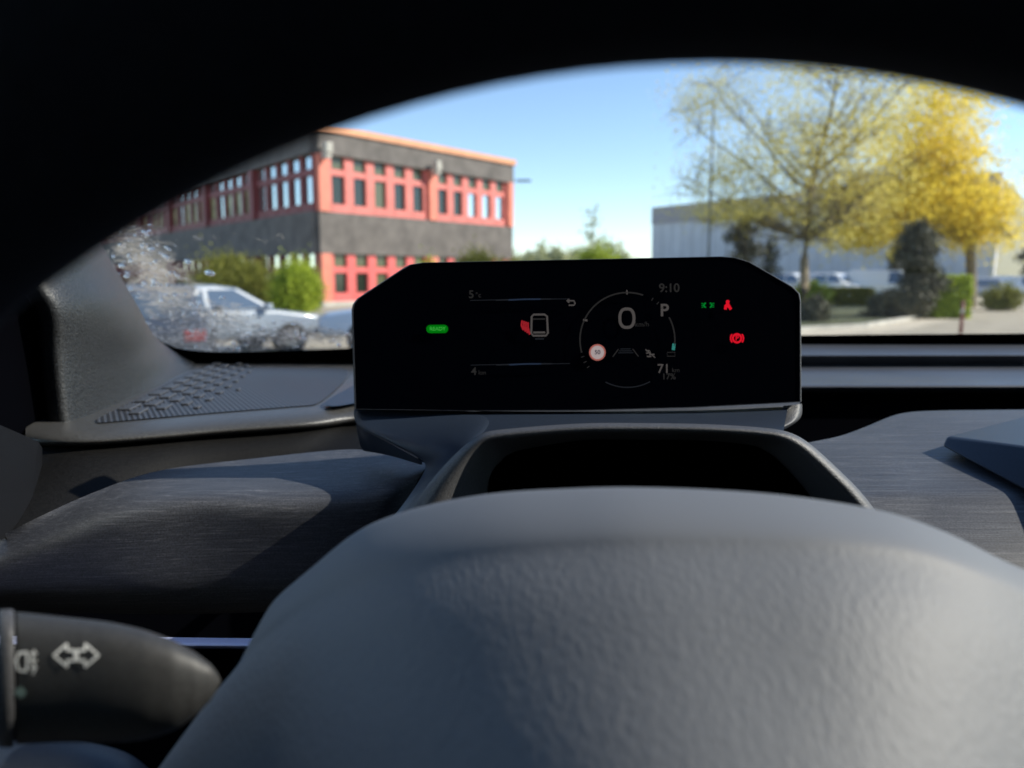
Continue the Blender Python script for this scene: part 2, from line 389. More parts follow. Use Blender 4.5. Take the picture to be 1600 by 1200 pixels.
off = empty('office_building', (Ac.x, Ac.y, 0), 'two storey office block with orange roof edge, grey bands and pinkish red window rows', 'building')
facade(off, Ac, Bc, 8.9, [(0, .50), (.50, 1.0)], 5, M['red'], M['salmon'], 1)
Lc = XY(501, Yc)+Vector((-.64, .77, 0))*64
facade(off, Lc, Ac, 8.9, [(k/8, (k+1)/8) for k in range(8)][::-1], 5, M['shaded_red'], M['shaded_red'], 2, low=False)
# solid body behind the facades
ins = []
ctr = (Ac+Bc+Lc)/3
q = [Ac+(ctr-Ac).normalized()*.55, Bc+Vector((-.45, .05, 0)), Bc+(Lc-Ac)+Vector((0, 0, 0)), Lc+(ctr-Lc).normalized()*.4]
mb = MB(); n0 = 0
mb.v = [tuple(p) for p in q]+[tuple(p+Vector((0, 0, 8.58))) for p in q]; mb.f = [(0, 1, 5, 4), (1, 2, 6, 5), (2, 3, 7, 6), (3, 0, 4, 7), (4, 5, 6, 7)]
mb.build('wall', M['wall_inner'], off)
plinth = MB(); 
dA = (Bc-Ac).normalized(); nA = Vector((dA.y, -dA.x, 0))
MxA = Matrix.Translation(Ac) @ Matrix(((dA.x, -nA.x, 0, 0), (dA.y, -nA.y, 0, 0), (0, 0, 1, 0), (0, 0, 0, 1)))
plinth.box(-.05, (Bc-Ac).length, -.34, .3, 0, .247, MxA).build('plinth', M['kerb'], off)
for s in (.0, .5):                              # floodlights at the pier heads
    x = s*(Bc-Ac).length+.25
    fl = MB().tube([MxA @ Vector((x, -.30, 7.75)), MxA @ Vector((x, -.62, 7.72))], .03, 6).build('floodlight', M['pole'], off)
    MB().box(x-.2, x+.2, -.86, -.62, 7.5, 8.0, MxA).build('lamp_head', M['kerb'], fl, bevel=.03)
    MB().box(x-.16, x+.16, -.80, -.40, 7.22, 7.46, MxA).build('lamp_head', M['kerb'], fl, bevel=.03)

# ================================================================ WAREHOUSE (right)
WA, WB, WC = XY(1015, 96), XY(1545, 64), XY(1592, 88)
wh = empty('warehouse', (WB.x, WB.y, 0), 'long pale grey metal warehouse with a cream end wall behind the yellow trees', 'building')
hgt = 1.4+107*96/F+.4
def wall_quad(A, B, z0, z1, nm, m, out, parent, th=.3):
    d = (B-A).normalized(); nr = Vector((d.y, -d.x, 0)); Mx = Matrix.Translation(A) @ Matrix(((d.x, -nr.x, 0, 0), (d.y, -nr.y, 0, 0), (0, 0, 1, 0), (0, 0, 0, 1)))
    return MB().box(0, (B-A).length, -out, th, z0, z1, Mx).build(nm, m, parent), Mx, (B-A).length
zt = 10.0
_, Mx, L = wall_quad(WA, WB, 0, zt-2.0, 'wall', M['metal_panel'], 0, wh)
wall_quad(WA, WB, zt-2.0, zt, 'fascia', M['metal_band'], .15, wh)
mb = MB()
for k in range(1, 24): mb.box(k*L/24-.05, k*L/24+.05, -.05, 0, 0, zt-2.0, Mx)
mb.build('panel_joint', mat('panel joint', (.60, .585, .575), .6), wh)
mb = MB()
for k in range(2, 23, 3): mb.box(k*L/24+.3, (k+1)*L/24-.3, -.06, 0, .1, 3.6, Mx)
_, Mx2, L2 = wall_quad(WB, WC, 0, zt-.4, 'end_wall', M['cream'], 0, wh)
mb = MB()
for k in range(1, 50): mb.box(k*L2/50-.06, k*L2/50+.06, -.06, 0, 0, zt-.4, Mx2)
mb.build('cladding_rib', M['cream'], wh)
mb = MB(); q = [WA, WB, WC, WC+(WA-WB)]
mb.v = [tuple(p+Vector((0, .35, zt-.42))) for p in q]+[tuple(p+Vector((0, .35, zt-.1))) for p in q]; mb.f = [(3, 2, 1, 0), (4, 5, 6, 7), (0, 1, 5, 4), (1, 2, 6, 5), (2, 3, 7, 6), (3, 0, 4, 7)]
mb.build('roof', M['metal_band'], wh)

# ================================================================ TREES, SHRUBS, HEDGES
def crown_tree(name, label, base, trunk_top, blobs, n, leafm, barkm, seed, size, trunk_r=.18, cat='tree', limbs=14, twigs=260, tsize=.5, group=None, csize=.3, clumps=60, leader=None):
    t = empty(name, base, label, cat, group); rnd = random.Random(seed); rng = np.random.default_rng(seed)
    b0 = Vector(base); tt = Vector(trunk_top); mb = MB()
    mb.tube([b0-Vector((0, 0, .1)), b0.lerp(tt, .35)+Vector((.06, 0, 0)), b0.lerp(tt, .7)-Vector((.03, 0, 0)), tt], [trunk_r*1.4, trunk_r*1.05, trunk_r, trunk_r*.85], 9, cap=False)
    if leader:
        ld = cr([tt, tt.lerp(Vector(leader), .3)+Vector((-.12, 0, 0)), tt.lerp(Vector(leader), .65)+Vector((.15, 0, 0)), Vector(leader)], 14)
        mb.tube(ld, [trunk_r*.85*(1-.9*k/13) for k in range(14)], 8, cap=False)
    pts = []
    tot = sum(b[6] for b in blobs)
    for bi, (cx, cy, cz, rx, ry, rz, wt) in enumerate(blobs):
        pp = blob_points(int(n*wt/tot), (cx, cy, cz), (rx, ry, rz), seed+bi, clumps=clumps, fill=.2, csize=csize)
        pts.append(pp)
        nl = max(2, int(limbs*wt/tot))
        for i in range(nl):
            e = Vector((cx, cy, cz)).lerp(Vector(pp[rng.integers(0, len(pp))]), .82); mid = tt.lerp(e, .45)+Vector((rnd.uniform(-.25, .25), rnd.uniform(-.25, .25), rnd.uniform(.0, .5)))
            s0 = b0.lerp(tt, rnd.uniform(.72, 1)); r0 = trunk_r*rnd.uniform(.35, .6)
            if leader:
                hd = math.hypot(e.x-tt.x, e.y-tt.y); zz = e.z-hd*rnd.uniform(.55, 1.0)-.3
                kk_ = min(12, max(0, int((zz-tt.z)/max(.1, leader[2]-tt.z)*13))); s0 = ld[kk_]; r0 = trunk_r*rnd.uniform(.32, .5)*(1-.65*kk_/13)
                mid = s0.lerp(e, .5)+Vector((rnd.uniform(-.35, .35), rnd.uniform(-.35, .35), -hd*.06+rnd.uniform(-.1, .2)))
                m0 = s0.lerp(e, .22)+Vector((rnd.uniform(-.15, .15), rnd.uniform(-.15, .15), -.05*hd)); m3 = s0.lerp(e, .78)+Vector((rnd.uniform(-.3, .3), rnd.uniform(-.3, .3), 0))
                line = cr([s0, m0, mid, m3, e], 7)
            else: line = cr([s0, mid, e], 7)
            mb.tube(line, [r0*(1-.85*j/6) for j in range(7)], 6, cap=False)
            for j in range(int(twigs/limbs)):
                a = line[rnd.randint(2, 6)]; d = Vector((rnd.gauss(0, 1), rnd.gauss(0, 1), rnd.gauss(.5, .8))).normalized()*rnd.uniform(.5, 1.6)*tsize*2
                m1 = a+d*.5+Vector((0, 0, rnd.uniform(0, .15))); q = a+d
                mb.tube([a, m1, q], [r0*.3, r0*.18, .008], 4, cap=False)
                for kk in range(2):
                    d2 = (d*.5+Vector((rnd.gauss(0, 1), rnd.gauss(0, 1), rnd.gauss(.2, .6)))*.35*tsize*2); mb.tube([m1, m1+d2], [r0*.13, .006], 4, cap=False)
    mb.build('trunk', barkm, t, smooth=True)
    pts = np.concatenate(pts)
    leaves('crown', pts, size, leafm, t, seed)
    return t
def uz(v, Y): return H + (435.3-v)/F*Y
def BL(u, v, Y, ru, rv, wt, ry=None):          # crown lobe at a column/height and its real size
    return ((u-800)/F*Y, Y, uz(v, Y), ru/F*Y, ry or ru/F*Y*.9, rv/F*Y, wt)
Y1 = 31
crown_tree('maple_tree', 'tall sparse spring tree with thin yellowish twigs in front of the grey warehouse', XY(1250, Y1), (XY(1253, Y1).x, Y1, uz(372, Y1)),
    [BL(1235, 240, Y1, 150, 130, 2.2), BL(1110, 290, Y1, 70, 60, .55), BL(1100, 170, Y1, 70, 60, .45), BL(1260, 90, Y1, 150, 80, 1.1), BL(1340, 260, Y1, 90, 110, 1.2), BL(1150, 335, Y1, 100, 18, .5), BL(1260, 360, Y1, 70, 40, .25), BL(1380, 120, Y1, 90, 60, .6)],
    36000, M['leaf_spring'], M['bark'], 5, .05, .17, limbs=46, twigs=700, tsize=.5, csize=.42, clumps=90, leader=(XY(1290, Y1).x, Y1, uz(60, Y1)))
Y2 = 37
crown_tree('yellow_tree', 'dense bright yellow tree right of the sparse one', XY(1512, Y2), (XY(1505, Y2).x, Y2, uz(360, Y2)),
    [BL(1445, 270, Y2, 100, 65, 2.2), BL(1505, 335, Y2, 75, 60, 1.6), BL(1400, 325, Y2, 90, 50, 1.6), BL(1410, 205, Y2, 110, 60, 1.0), BL(1335, 365, Y2, 70, 45, 1.0), BL(1470, 150, Y2, 100, 45, .4), BL(1320, 310, Y2, 60, 45, .6)],
    34000, M['leaf_yellow'], M['bark'], 9, .085, .22, limbs=30, twigs=400, tsize=.5, csize=.36, clumps=70)
def evergreen(label, u, v0, v1, Y, w, n, seed, name='evergreen_tree', m='leaf_dark', cat='evergreen', size=.07):
    z1 = uz(v0, Y); x = XY(u, Y).x
    t = empty(name, (x, Y, 0), label, cat); rng = np.random.default_rng(seed); r0 = w/2/F*Y; pts = []
    for k in range(34):
        f = (k+.5)/34; env = min(1, (1-f)*5+.45)*(.75 if f < .15 else 1)*rng.uniform(.75, 1.1); a = rng.uniform(0, 6.28); q = r0*env*rng.uniform(.1, .75)
        c = np.array([x+q*math.cos(a), Y+q*math.sin(a), .15+f*(z1-.35)])
        pts.append(c + rng.normal(size=(int(n/34*(.5+env*.6)), 3))*np.array([r0*.28*env, r0*.28*env, z1*.045]))
    pp = np.concatenate(pts)
    leaves('crown', pp, size, M[m], t, seed)
    MB().tube([(x, Y, 0), (x, Y, z1*.9)], [.12, .03], 7).build('trunk', M['bark_dark'], t, smooth=True); return t
evergreen('dark upright evergreen standing before the warehouse at left of the big tree', 1158, 338, 450, 34, 62, 5000, 3)
evergreen('thin dark evergreen close left of the sparse tree trunk', 1196, 372, 450, 36, 40, 1600, 13)
evergreen('large dark conifer under the yellow tree beside the bright hedge', 1428, 348, 500, 27, 70, 12000, 4)
evergreen('narrow dark conifer tucked left of the large conifer', 1392, 380, 440, 54, 30, 4000, 5)
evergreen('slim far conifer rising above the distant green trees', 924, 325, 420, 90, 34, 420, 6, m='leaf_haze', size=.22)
evergreen('dark green tree at the far right end of the warehouse', 1606, 372, 440, 60, 40, 4000, 8, size=.12)
def hedge(label, u0, u1, v0, Y, dep, m, n, seed, size=.06, group=None):
    x0, x1 = XY(u0, Y).x, XY(u1, Y).x; z1 = uz(v0, Y)
    return shrub('hedge', label, ((x0+x1)/2, Y+dep/2, z1/2), ((x1-x0)/2, dep/2, z1/2), n, M[m], seed, size, 'hedge', group, box=True)
hedge('bright lime green clipped hedge beside the road, right of the dark conifer', 1460, 1514, 432, 27, 1.6, 'leaf_lime', 14000, 21)
hedge('low green hedge in front of the row of white cars', 1250, 1362, 450, 38, 1.5, 'leaf_olive', 14000, 22)
shrub('shrub', 'yellow green bush growing at the left end of the low hedge', (XY(1266, 38).x, 38, .6), (.9, .7, .75), 5000, M['leaf_lime'], 23, .06)
shrub('shrub', 'rounded olive shrub by the kerb at the far end of the bright hedge', (XY(1560, 34).x, 34, .5), (.9, .6, .75), 4000, M['leaf_olive'], 24, .06)
shrub('shrub', 'dark low shrub beside the instrument display edge', (XY(1268, 24).x, 24, .35), (.55, .6, .55), 5000, M['leaf_dark'], 25, .05)
shrub('shrub', 'wide dark spreading shrub on the verge left of the conifer', (XY(1386, 26.5).x, 26.5, .4), (.9, .6, .6), 8000, M['leaf_dark'], 26, .05)
shrub('shrub', 'round olive green bush against the shaded office wall', (XY(368, 30).x, 30, 1.05), (1.55, 1.4, 1.35), 26000, M['leaf_olive'], 27, .05, clumps=120)
shrub('shrub', 'lime green upright bush at the corner of the office block', (XY(466, 29).x, 29, .95), (.95, .9, 1.15), 20000, M['leaf_lime'], 28, .05, clumps=110)
shrub('shrub', 'small lime bush peeping above the display before the office', (XY(668, 26).x, 26, .9), (.45, .45, 1.35), 5000, M['leaf_lime'], 29, .05)
shrub('shrub', 'rounded green bush in front of the right end of the office block', (XY(735, 33).x, 33, 1.1), (1.3, 1.2, 1.45), 14000, M['leaf_olive'], 30, .06)
shrub('shrub', 'pale bush just right of the office block', (XY(790, 42).x, 42, 1.1), (1.5, 1.3, 1.6), 9000, M['leaf_olive'], 31, .08)
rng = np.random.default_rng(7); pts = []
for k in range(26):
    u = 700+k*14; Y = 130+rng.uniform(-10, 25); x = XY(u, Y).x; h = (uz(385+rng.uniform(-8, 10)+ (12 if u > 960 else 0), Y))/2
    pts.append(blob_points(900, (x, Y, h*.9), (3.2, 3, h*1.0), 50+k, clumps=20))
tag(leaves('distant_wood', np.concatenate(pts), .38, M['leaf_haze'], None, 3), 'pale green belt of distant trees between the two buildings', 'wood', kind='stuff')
shrub('shrub', 'yellow green bush below the slim far conifer', (XY(930, 80).x, 80, 2.3), (2.6, 2, 2.7), 8000, M['leaf_lime'], 32, .15)

# ================================================================ LAMPS, POST
def street_lamp(label, u, Y, v_head, arm, lean=0):
    x = XY(u, Y).x; z = uz(v_head, Y); t = empty('street_lamp', (x, Y, 0), label, 'street lamp')
    MB().tube([(x, Y, 0), (x, Y, z*.6), (x, Y, z-.25)], [.09, .065, .05], 8).build('pole', M['pole'], t, smooth=True)
    MB().tube(cr([(x, Y, z-.25), (x+arm*.2, Y, z+.02), (x+arm, Y, z+.10)], 6), .035, 6).build('arm', M['pole'], t, smooth=True)
    s = 1 if arm > 0 else -1
    MB().box(x+arm-.1, x+arm+.9*s if s > 0 else x+arm+.1, Y-.16, Y+.16, z+.04, z+.18).build('lamp_head', M['pole'], t, bevel=.04)
    return t
street_lamp('street lamp with its head showing right of the office roof', 786, 56, 290, 1.1)
x = XY(1103, 30).x
fp = empty('lamp_post', (x, 30, 0), 'thin grey pole standing left of the sparse tree', 'pole')
MB().tube([(x, 30, 0), (x, 30, 4), (x, 30, uz(170, 30))], [.06, .045, .03], 8).build('pole', M['pole'], fp, smooth=True)
MB().tube([(x, 30, uz(170, 30)-.02), (x, 30, uz(170, 30)+.12)], [.05, .05], 8).build('cap', M['pole'], fp)
MB().tube([(x, 30, .0), (x, 30, .25)], [.10, .09], 8).build('base', M['pole'], fp)
pp = PG(1501, 521)
ps = empty('marker_post', pp, 'short dark red marker post at the road edge before the hedge', 'post')
MB().tube([pp, pp+Vector((0, 0, .8))], [.045, .04], 10).build('pole', M['post'], ps, smooth=True)
MB().tube([pp+Vector((0, 0, .8)), pp+Vector((0, 0, .84))], [.055, .03], 10).build('cap', M['post'], ps, smooth=True)
MB().tube([pp+Vector((0, 0, .52)), pp+Vector((0, 0, .62))], .047, 10).build('band', M['kerb'], ps, smooth=True)

# ================================================================ CARS OUTSIDE
def car(label, loc, rz, colm, kind='hatch', group=None, L=4.2):
    t = empty('parked_car', loc, label, 'car', group, rz=rz); bpy.context.view_layer.update()
    s = L/4.2
    if kind == 'van':
        prof = [(-2.1, .35), (-2.12, .9), (-2.0, 1.0), (-1.45, 1.1), (2.1, 1.1), (2.12, .35)]
        top = [(-1.45, 1.08), (-.85, 1.85), (2.0, 1.9), (2.1, 1.08)]
    else:
        prof = [(-2.1, .38), (-2.14, .62), (-2.0, .80), (-1.0, .95), (1.95, .98), (2.12, .8), (2.1, .35)]
        top = [(-1.05, .94), (-.35, 1.40), (.1, 1.47), (1.2, 1.44), (1.95, .96)]
    pw = .88
    def xs(p): return [(a*s, b) for a, b in p]
    b = MB().prism([(y, z) for y, z in xs(prof)], 0, -pw, pw).build('body', colm, t, world=False, bevel=.09, seg=3)
    # painted cabin with tumblehome, panes set in it
    k = len(top); v = []; tp = xs(top); hw = lambda z: pw-.05-(z-.95)*.32
    for sx in (-1, 1):
        for (y, z) in tp: v.append((sx*hw(z), y, z))
    f = [tuple(range(k))[::-1], tuple(range(k, 2*k))]+[(i, (i+1) % k, k+(i+1) % k, k+i) for i in range(k)]
    cb = build('cabin', v, f, colm, t, world=False); bv = cb.modifiers.new('b', 'BEVEL'); bv.width = .06; bv.segments = 3; cb.data.shade_smooth(); cb.modifiers.new('wn', 'WEIGHTED_NORMAL')
    zt_ = max(z for _, z in top); zb = tp[0][1]+.06; zu = zt_-.10
    def yat(a, b, z): return a[0]+(b[0]-a[0])*(z-a[1])/(b[1]-a[1])
    def yf(z): return yat(tp[0], tp[1], z) if z <= tp[1][1] else yat(tp[1], tp[2], z)
    def yr(z): return yat(tp[-1], tp[-2], z)
    for (fn, sg) in ((yf, -1), (yr, 1)):
        z1p = min(zu, tp[1][1] if sg < 0 else tp[-2][1])-.03
        q = [(-hw(zb)+.10, fn(zb)+sg*.012, zb), (hw(zb)-.10, fn(zb)+sg*.012, zb), (hw(z1p)-.10, fn(z1p)+sg*.012, z1p), (-hw(z1p)+.10, fn(z1p)+sg*.012, z1p)]
        build('windscreen' if sg < 0 else 'rear_window', q, [(0, 1, 2, 3) if sg < 0 else (3, 2, 1, 0)], M['cglass'], t, world=False)
    for sx in (-1, 1):
        ym = .30*s
        for (ya, yb_) in (((None, ym-.5),) if kind == 'van' else ((None, ym-.04), (ym+.04, None))):
            q = []
            for z, e in ((zb, 0), (zb, 1), (zu, 1), (zu, 0)):
                y = (yf(z)+.14 if ya is None else ya) if e == 0 else (yr(z)-.16 if yb_ is None else yb_)
                q.append((sx*(hw(z)+.008), y, z))
            build('side_window', q, [(0, 1, 2, 3)], M['cglass'], t, world=False)
        for yy in (-1.3*s, 1.3*s):
            wv = MB().tube([(sx*(pw-.2), yy, .33), (sx*(pw+.01), yy, .33)], .33, 20).build('wheel', M['tyre'], t, world=False, smooth=False)
            MB().tube([(sx*(pw), yy, .33), (sx*(pw+.02), yy, .33)], .2, 12).build('rim', M['alloy'], wv, world=False)
        MB().box(*(sorted((sx*.55, sx*.84))), -2.13*s, -1.98*s, .62, .76).build('headlight', M['lamp_clear'], t, world=False, bevel=.02)
        MB().box(*(sorted((sx*.60, sx*.86))), 1.98*s, 2.13*s, .68, .84).build('tail_light', M['lamp_red'], t, world=False, bevel=.02)
        MB().box(*(sorted((sx*.90, sx*1.05))), -.85*s, -.72*s, .95, 1.08).build('mirror', colm, t, world=False, bevel=.03)
    return t
def copy_tree(o, parent=None):
    c = o.copy(); C.objects.link(c)
    if parent is not None: c.parent = parent; c.matrix_parent_inverse = o.matrix_parent_inverse.copy()
    for ch in o.children: copy_tree(ch, c)
    return c
WHT = paint('white car paint', (.23, .27, .32)); SIL = paint('silver blue car paint', (.45, .55, .68)); WHT2 = paint('bright white car paint', (.85, .86, .86)); DRK = paint('dark blue grey car paint', (.05, .06, .08)); GRY = paint('mid grey car paint', (.25, .27, .3))
car('pale grey car seen from its side through the wet lower left of the windshield', XY(322, 14.2), R(136), WHT, L=4.1).scale = (.95, 1, .88)
car('dark blue grey car at the left edge of the windshield beside the pillar', XY(232, 11.5), R(200), DRK, L=4.3).scale = (1, 1, .9)
car('pale silver blue car whose bonnet shows left of the display', XY(700, 14.5), R(-94), SIL, L=4.4)
v0 = car('white van behind the low hedge at the end of the car row', XY(1383, 45), R(48), WHT2, 'van')
gname = 'white cars in a row behind the low hedge'
c0 = None
row_l = ['leftmost white car of the row behind the low hedge', 'second white car from the left behind the low hedge', 'third white car from the left behind the low hedge', 'fourth white car from the left behind the low hedge', 'white car next to the van behind the low hedge']
for i, u in enumerate((1238, 1276, 1302, 1326, 1348)):
    if c0 is None: c0 = car(row_l[0], XY(u, 43), R(42), WHT2, group=gname); c0.scale = (.85, .85, 1.18); o = c0
    else: o = copy_tree(c0); o['label'] = row_l[i]
    o.location = (*XY(u, 46+(i % 2)*1.5).xy, 0)
o = copy_tree(v0); o['label'] = 'white van farthest right on the road by the warehouse'; o.location = (*XY(1588, 60).xy, 0); o.scale = (.9, .9, .85)
o.name = 'parked_car'
car('light grey car half hidden between the two roadside hedges', XY(1534, 44), R(-30), GRY)
# ================================================================ OWN CAR: CABIN SHELL
XL, XR, YB, ZR = -.56, 1.32, -1.9, .55
cab = empty('car_cabin', (.38, 0, 0), 'dark interior shell of the car with its roof and doors around the driver', 'car body')
def wbox(nm, x0, x1, y0, y1, z0, z1, m='cabin', parent=None, bevel=0): return MB().box(x0, x1, y0, y1, H+z0, H+z1).build(nm, M[m], parent if parent is not None else cab, bevel=bevel)
wbox('roof', XL, XR, YB, .10, ZR, ZR+.05)
wbox('floor', XL, XR, YB, 1.3, -1.12, -1.08)
wbox('bulkhead', XL, XR, 1.26, 1.30, -1.08, -.135)
wbox('rear_panel', XL, XR, YB-.04, YB, -1.08, ZR)
for xx, nm in ((XL, 'l'), (XR, 'r')):
    dr = wbox('door', xx-.04, xx+.04, YB, .50, -1.08, -.10)
    wbox('window_frame', xx-.03, xx+.03, YB, .12, .36, ZR, parent=dr); wbox('window_frame', xx-.03, xx+.03, -.42, -.30, -.10, .36, parent=dr)
    wbox('window_frame', xx-.03, xx+.03, YB, YB+.25, -.10, .36, parent=dr)
    wbox('pane', xx-.003, xx+.003, YB+.2, .75, -.12, .40, 'glass', parent=dr)
    wbox('side_panel', xx-.04, xx+.04, .50, 1.3, -1.08, -.125)
# ---------------- windshield
ws = empty('windshield', (.38, 1.12, H-.115), 'sloping windshield of the car, wet and smeared at its lower left', 'windshield')
du = Vector((0, -.838, .546))
def WS(x, s, off=0): return Vector((x, 0, 0))+Vector((0, WP.y, WP.z))+du*s-WN*off
build('pane', [WS(XL, -.12), WS(XR, -.12), WS(XR, 1.23), WS(XL, 1.23)], [(0, 1, 2, 3)], M['glass'], ws)
inner = [(120, 330), (165, 395), (198, 458), (222, 503), (262, 539), (320, 549), (420, 549), (550, 544), (800, 534), (1000, 528), (1252, 524), (1600, 521), (1800, 520)]
outer = [(20, 380), (70, 450), (110, 540), (160, 620), (240, 660), (320, 665), (420, 665), (550, 660), (800, 650), (1000, 645), (1252, 640), (1600, 640), (1800, 640)]
ri = cr([PW(a, b, .004) for a, b in inner], 70); ro = cr([PW(a, b, .004) for a, b in outer], 70)
build('frit_band', ri+ro, [(i, i+1, 71+i, 70+i) for i in range(69)], M['black'], ws)
build('header_band', [WS(XL, 1.20, .004), WS(XR, 1.20, .004), WS(XR, 1.23, .004), WS(XL, 1.23, .004)], [(0, 1, 2, 3)], M['black'], ws)

def wetmat():
    m = bpy.data.materials.new('wet smeared glass'); m.use_nodes = True; nt = m.node_tree; nt.nodes.clear(); o = N(nt, 'ShaderNodeOutputMaterial')
    tc = N(nt, 'ShaderNodeTexCoord'); at = N(nt, 'ShaderNodeAttribute'); at.attribute_name = 'wet'
    n1 = N(nt, 'ShaderNodeTexNoise', Scale=34.0, Detail=8.0, Roughness=.7, Distortion=1.6); n2 = N(nt, 'ShaderNodeTexNoise', Scale=75.0, Detail=5.0, Distortion=1.2); v = N(nt, 'ShaderNodeTexNoise', Scale=190.0, Detail=4.0)
    for n in (n1, n2, v): nt.links.new(tc.outputs['Object'], n.inputs['Vector'])
    ad = N(nt, 'ShaderNodeMath', operation='MULTIPLY_ADD'); nt.links.new(at.outputs['Fac'], ad.inputs[0]); ad.inputs[1].default_value = .5; nt.links.new(n1.outputs['Fac'], ad.inputs[2])
    mk = ramp(nt, ad.outputs[0], [(.68, (0, 0, 0)), (.94, (.68, .68, .68))])
    bp = N(nt, 'ShaderNodeBump', Strength=.6, Distance=.0012); nt.links.new(n2.outputs['Fac'], bp.inputs['Height'])
    rf = N(nt, 'ShaderNodeBsdfRefraction', IOR=1.1, Roughness=.05); nt.links.new(bp.outputs[0], rf.inputs['Normal'])
    rf.inputs[0].default_value = (.97, .97, .97, 1)
    tl = N(nt, 'ShaderNodeBsdfTranslucent'); tl.inputs[0].default_value = (.8, .8, .82, 1)
    sp_ = ramp(nt, v.outputs['Fac'], [(.48, (.04, .04, .04)), (.66, (.34, .34, .34))])
    mx = N(nt, 'ShaderNodeMixShader'); nt.links.new(sp_.outputs[0], mx.inputs[0]); nt.links.new(rf.outputs[0], mx.inputs[1]); nt.links.new(tl.outputs[0], mx.inputs[2])
    tr = N(nt, 'ShaderNodeBsdfTransparent'); m2 = N(nt, 'ShaderNodeMixShader')
    nt.links.new(mk.outputs[0], m2.inputs[0]); nt.links.new(tr.outputs[0], m2.inputs[1]); nt.links.new(mx.outputs[0], m2.inputs[2]); nt.links.new(m2.outputs[0], o.inputs[0])
    return m
M['wet'] = wetmat()
# wet film: a fine sheet on the outside of the pane, dense along the pillar and the lower edge
nx, ny = 90, 60; us = np.linspace(120, 600, nx); vsn = np.linspace(300, 560, ny); vs = []; wt = []
def wetness(u, v):
    e = 0.0
    xe = 160+(v-385)*.62 if v < 500 else 235+(v-500)*1.0       # pillar edge
    e = max(e, 1-abs(u-(xe+55))/85.0) if v > 350 else e
    e = max(e, 1-abs(v-525)/38.0 - max(0, (u-430)/450)) if u > 215 else e
    d = math.hypot((u-335)/70, (v-505)/38); e = max(e, 1.15-d*.8)
    if 300 < u < 480 and v < 420: e = max(e, .28-abs(v-372)/60)
    return max(0, min(1, e))
for v_ in vsn:
    for u_ in us: vs.append(PW(u_, v_, -.004)); wt.append(wetness(u_, v_))
o = build('water_film', vs, [(i*nx+j, i*nx+j+1, (i+1)*nx+j+1, (i+1)*nx+j) for i in range(ny-1) for j in range(nx-1)], M['wet'], ws, smooth=True)
ca = o.data.attributes.new('wet', 'FLOAT', 'POINT'); ca.data.foreach_set('value', wt)
# water drops
M['water'] = glassmat('water', (.9, .92, .95), 1.6)
m, nt, b = newmat('water drop'); b.inputs['Transmission Weight'].default_value = 1; b.inputs['Roughness'].default_value = .02; b.inputs['IOR'].default_value = 1.33; M['drop'] = m
tr_ = N(nt, 'ShaderNodeBsdfTransparent'); mx_ = N(nt, 'ShaderNodeMixShader'); mx_.inputs[0].default_value = .45
nt.links.new(b.outputs[0], mx_.inputs[1]); nt.links.new(tr_.outputs[0], mx_.inputs[2]); nt.links.new(mx_.outputs[0], nt.nodes['Material Output'].inputs[0])
rnd = random.Random(4); bm = bmesh.new(); cnt = 0
e1 = Vector((1, 0, 0)); e2 = du
spots = []
while cnt < 210:
    u_, v_ = rnd.uniform(165, 560), rnd.uniform(350, 548)
    if rnd.random() > wetness(u_, v_) or (u_ > 300 and v_ < 440): continue
    spots.append((u_, v_, abs(rnd.gauss(.0009, .0008))+.0006)); cnt += 1
spots += [(191, 416, .004), (204, 453, .0035), (226, 444, .003), (198, 432, .003), (328, 427, .004), (250, 447, .0025), (240, 440, .003), (300, 518, .003)]
for u_, v_, r_ in spots:
    c = PW(u_, v_, -.006); Mt = Matrix.Translation(c) @ Matrix(((e1.x, e2.x, WN.x, 0), (e1.y, e2.y, WN.y, 0), (e1.z, e2.z, WN.z, 0), (0, 0, 0, 1))) @ Matrix.Diagonal((r_*rnd.uniform(.9, 1.6), r_*rnd.uniform(1, 1.8), r_*.45, 1))
    bmesh.ops.create_icosphere(bm, subdivisions=2, radius=1, matrix=Mt)
me = bpy.data.meshes.new('water_drops'); bm.to_mesh(me); bm.free()
tag(link('water_drops', me, M['drop'], None, True), 'clear water drops scattered on the lower left of the windshield', 'water drops', kind='stuff')

# ---------------- A pillar
pil = empty('windshield_pillar', P(180, 620, .8), 'grey grained pillar trim left of the windshield rising behind the wheel rim', 'pillar')
edge = [PZ(308, 571, -.122), PZ(296, 566, -.118)]+[PW(a, b, .02) for a, b in ((247, 532), (214, 480), (186, 432), (162, 392), (130, 340), (60, 230), (-60, 60), (-200, -120))]
bott = [(112, 664, .66), (104, 600, .655), (98, 540, .65), (92, 480, .64), (40, 420, .62), (20, 360, .60), (-20, 280, .57), (-90, 160, .53), (-220, 0, .48)]
e_ = cr(edge, 26); b_ = cr([V3(p) for p in bott], 26)
rows = []
for t, bul in ((0, 0), (.04, .012), (.25, .028), (.5, .036), (.75, .028), (1, .0)):
    r_ = []
    for k in range(26):
        p = e_[k].lerp(b_[k], t); r_.append(p+Vector((.8, -.6, 0)).normalized()*bul*min(1, .25+k/7))
    rows.append(r_)
rows.append([p-Vector((.012, -.001, 0)) for p in b_]); rows.append([p-Vector((.024, -.004, 0)) for p in b_]); rows.append([p-Vector((.032, -.02, 0)) for p in b_])
rows[0:0] = [[p+Vector((-.02, .03, .005)) for p in e_]]
sheet('pillar_trim', rows, M['pillar'], pil, rs=False, sub=2)
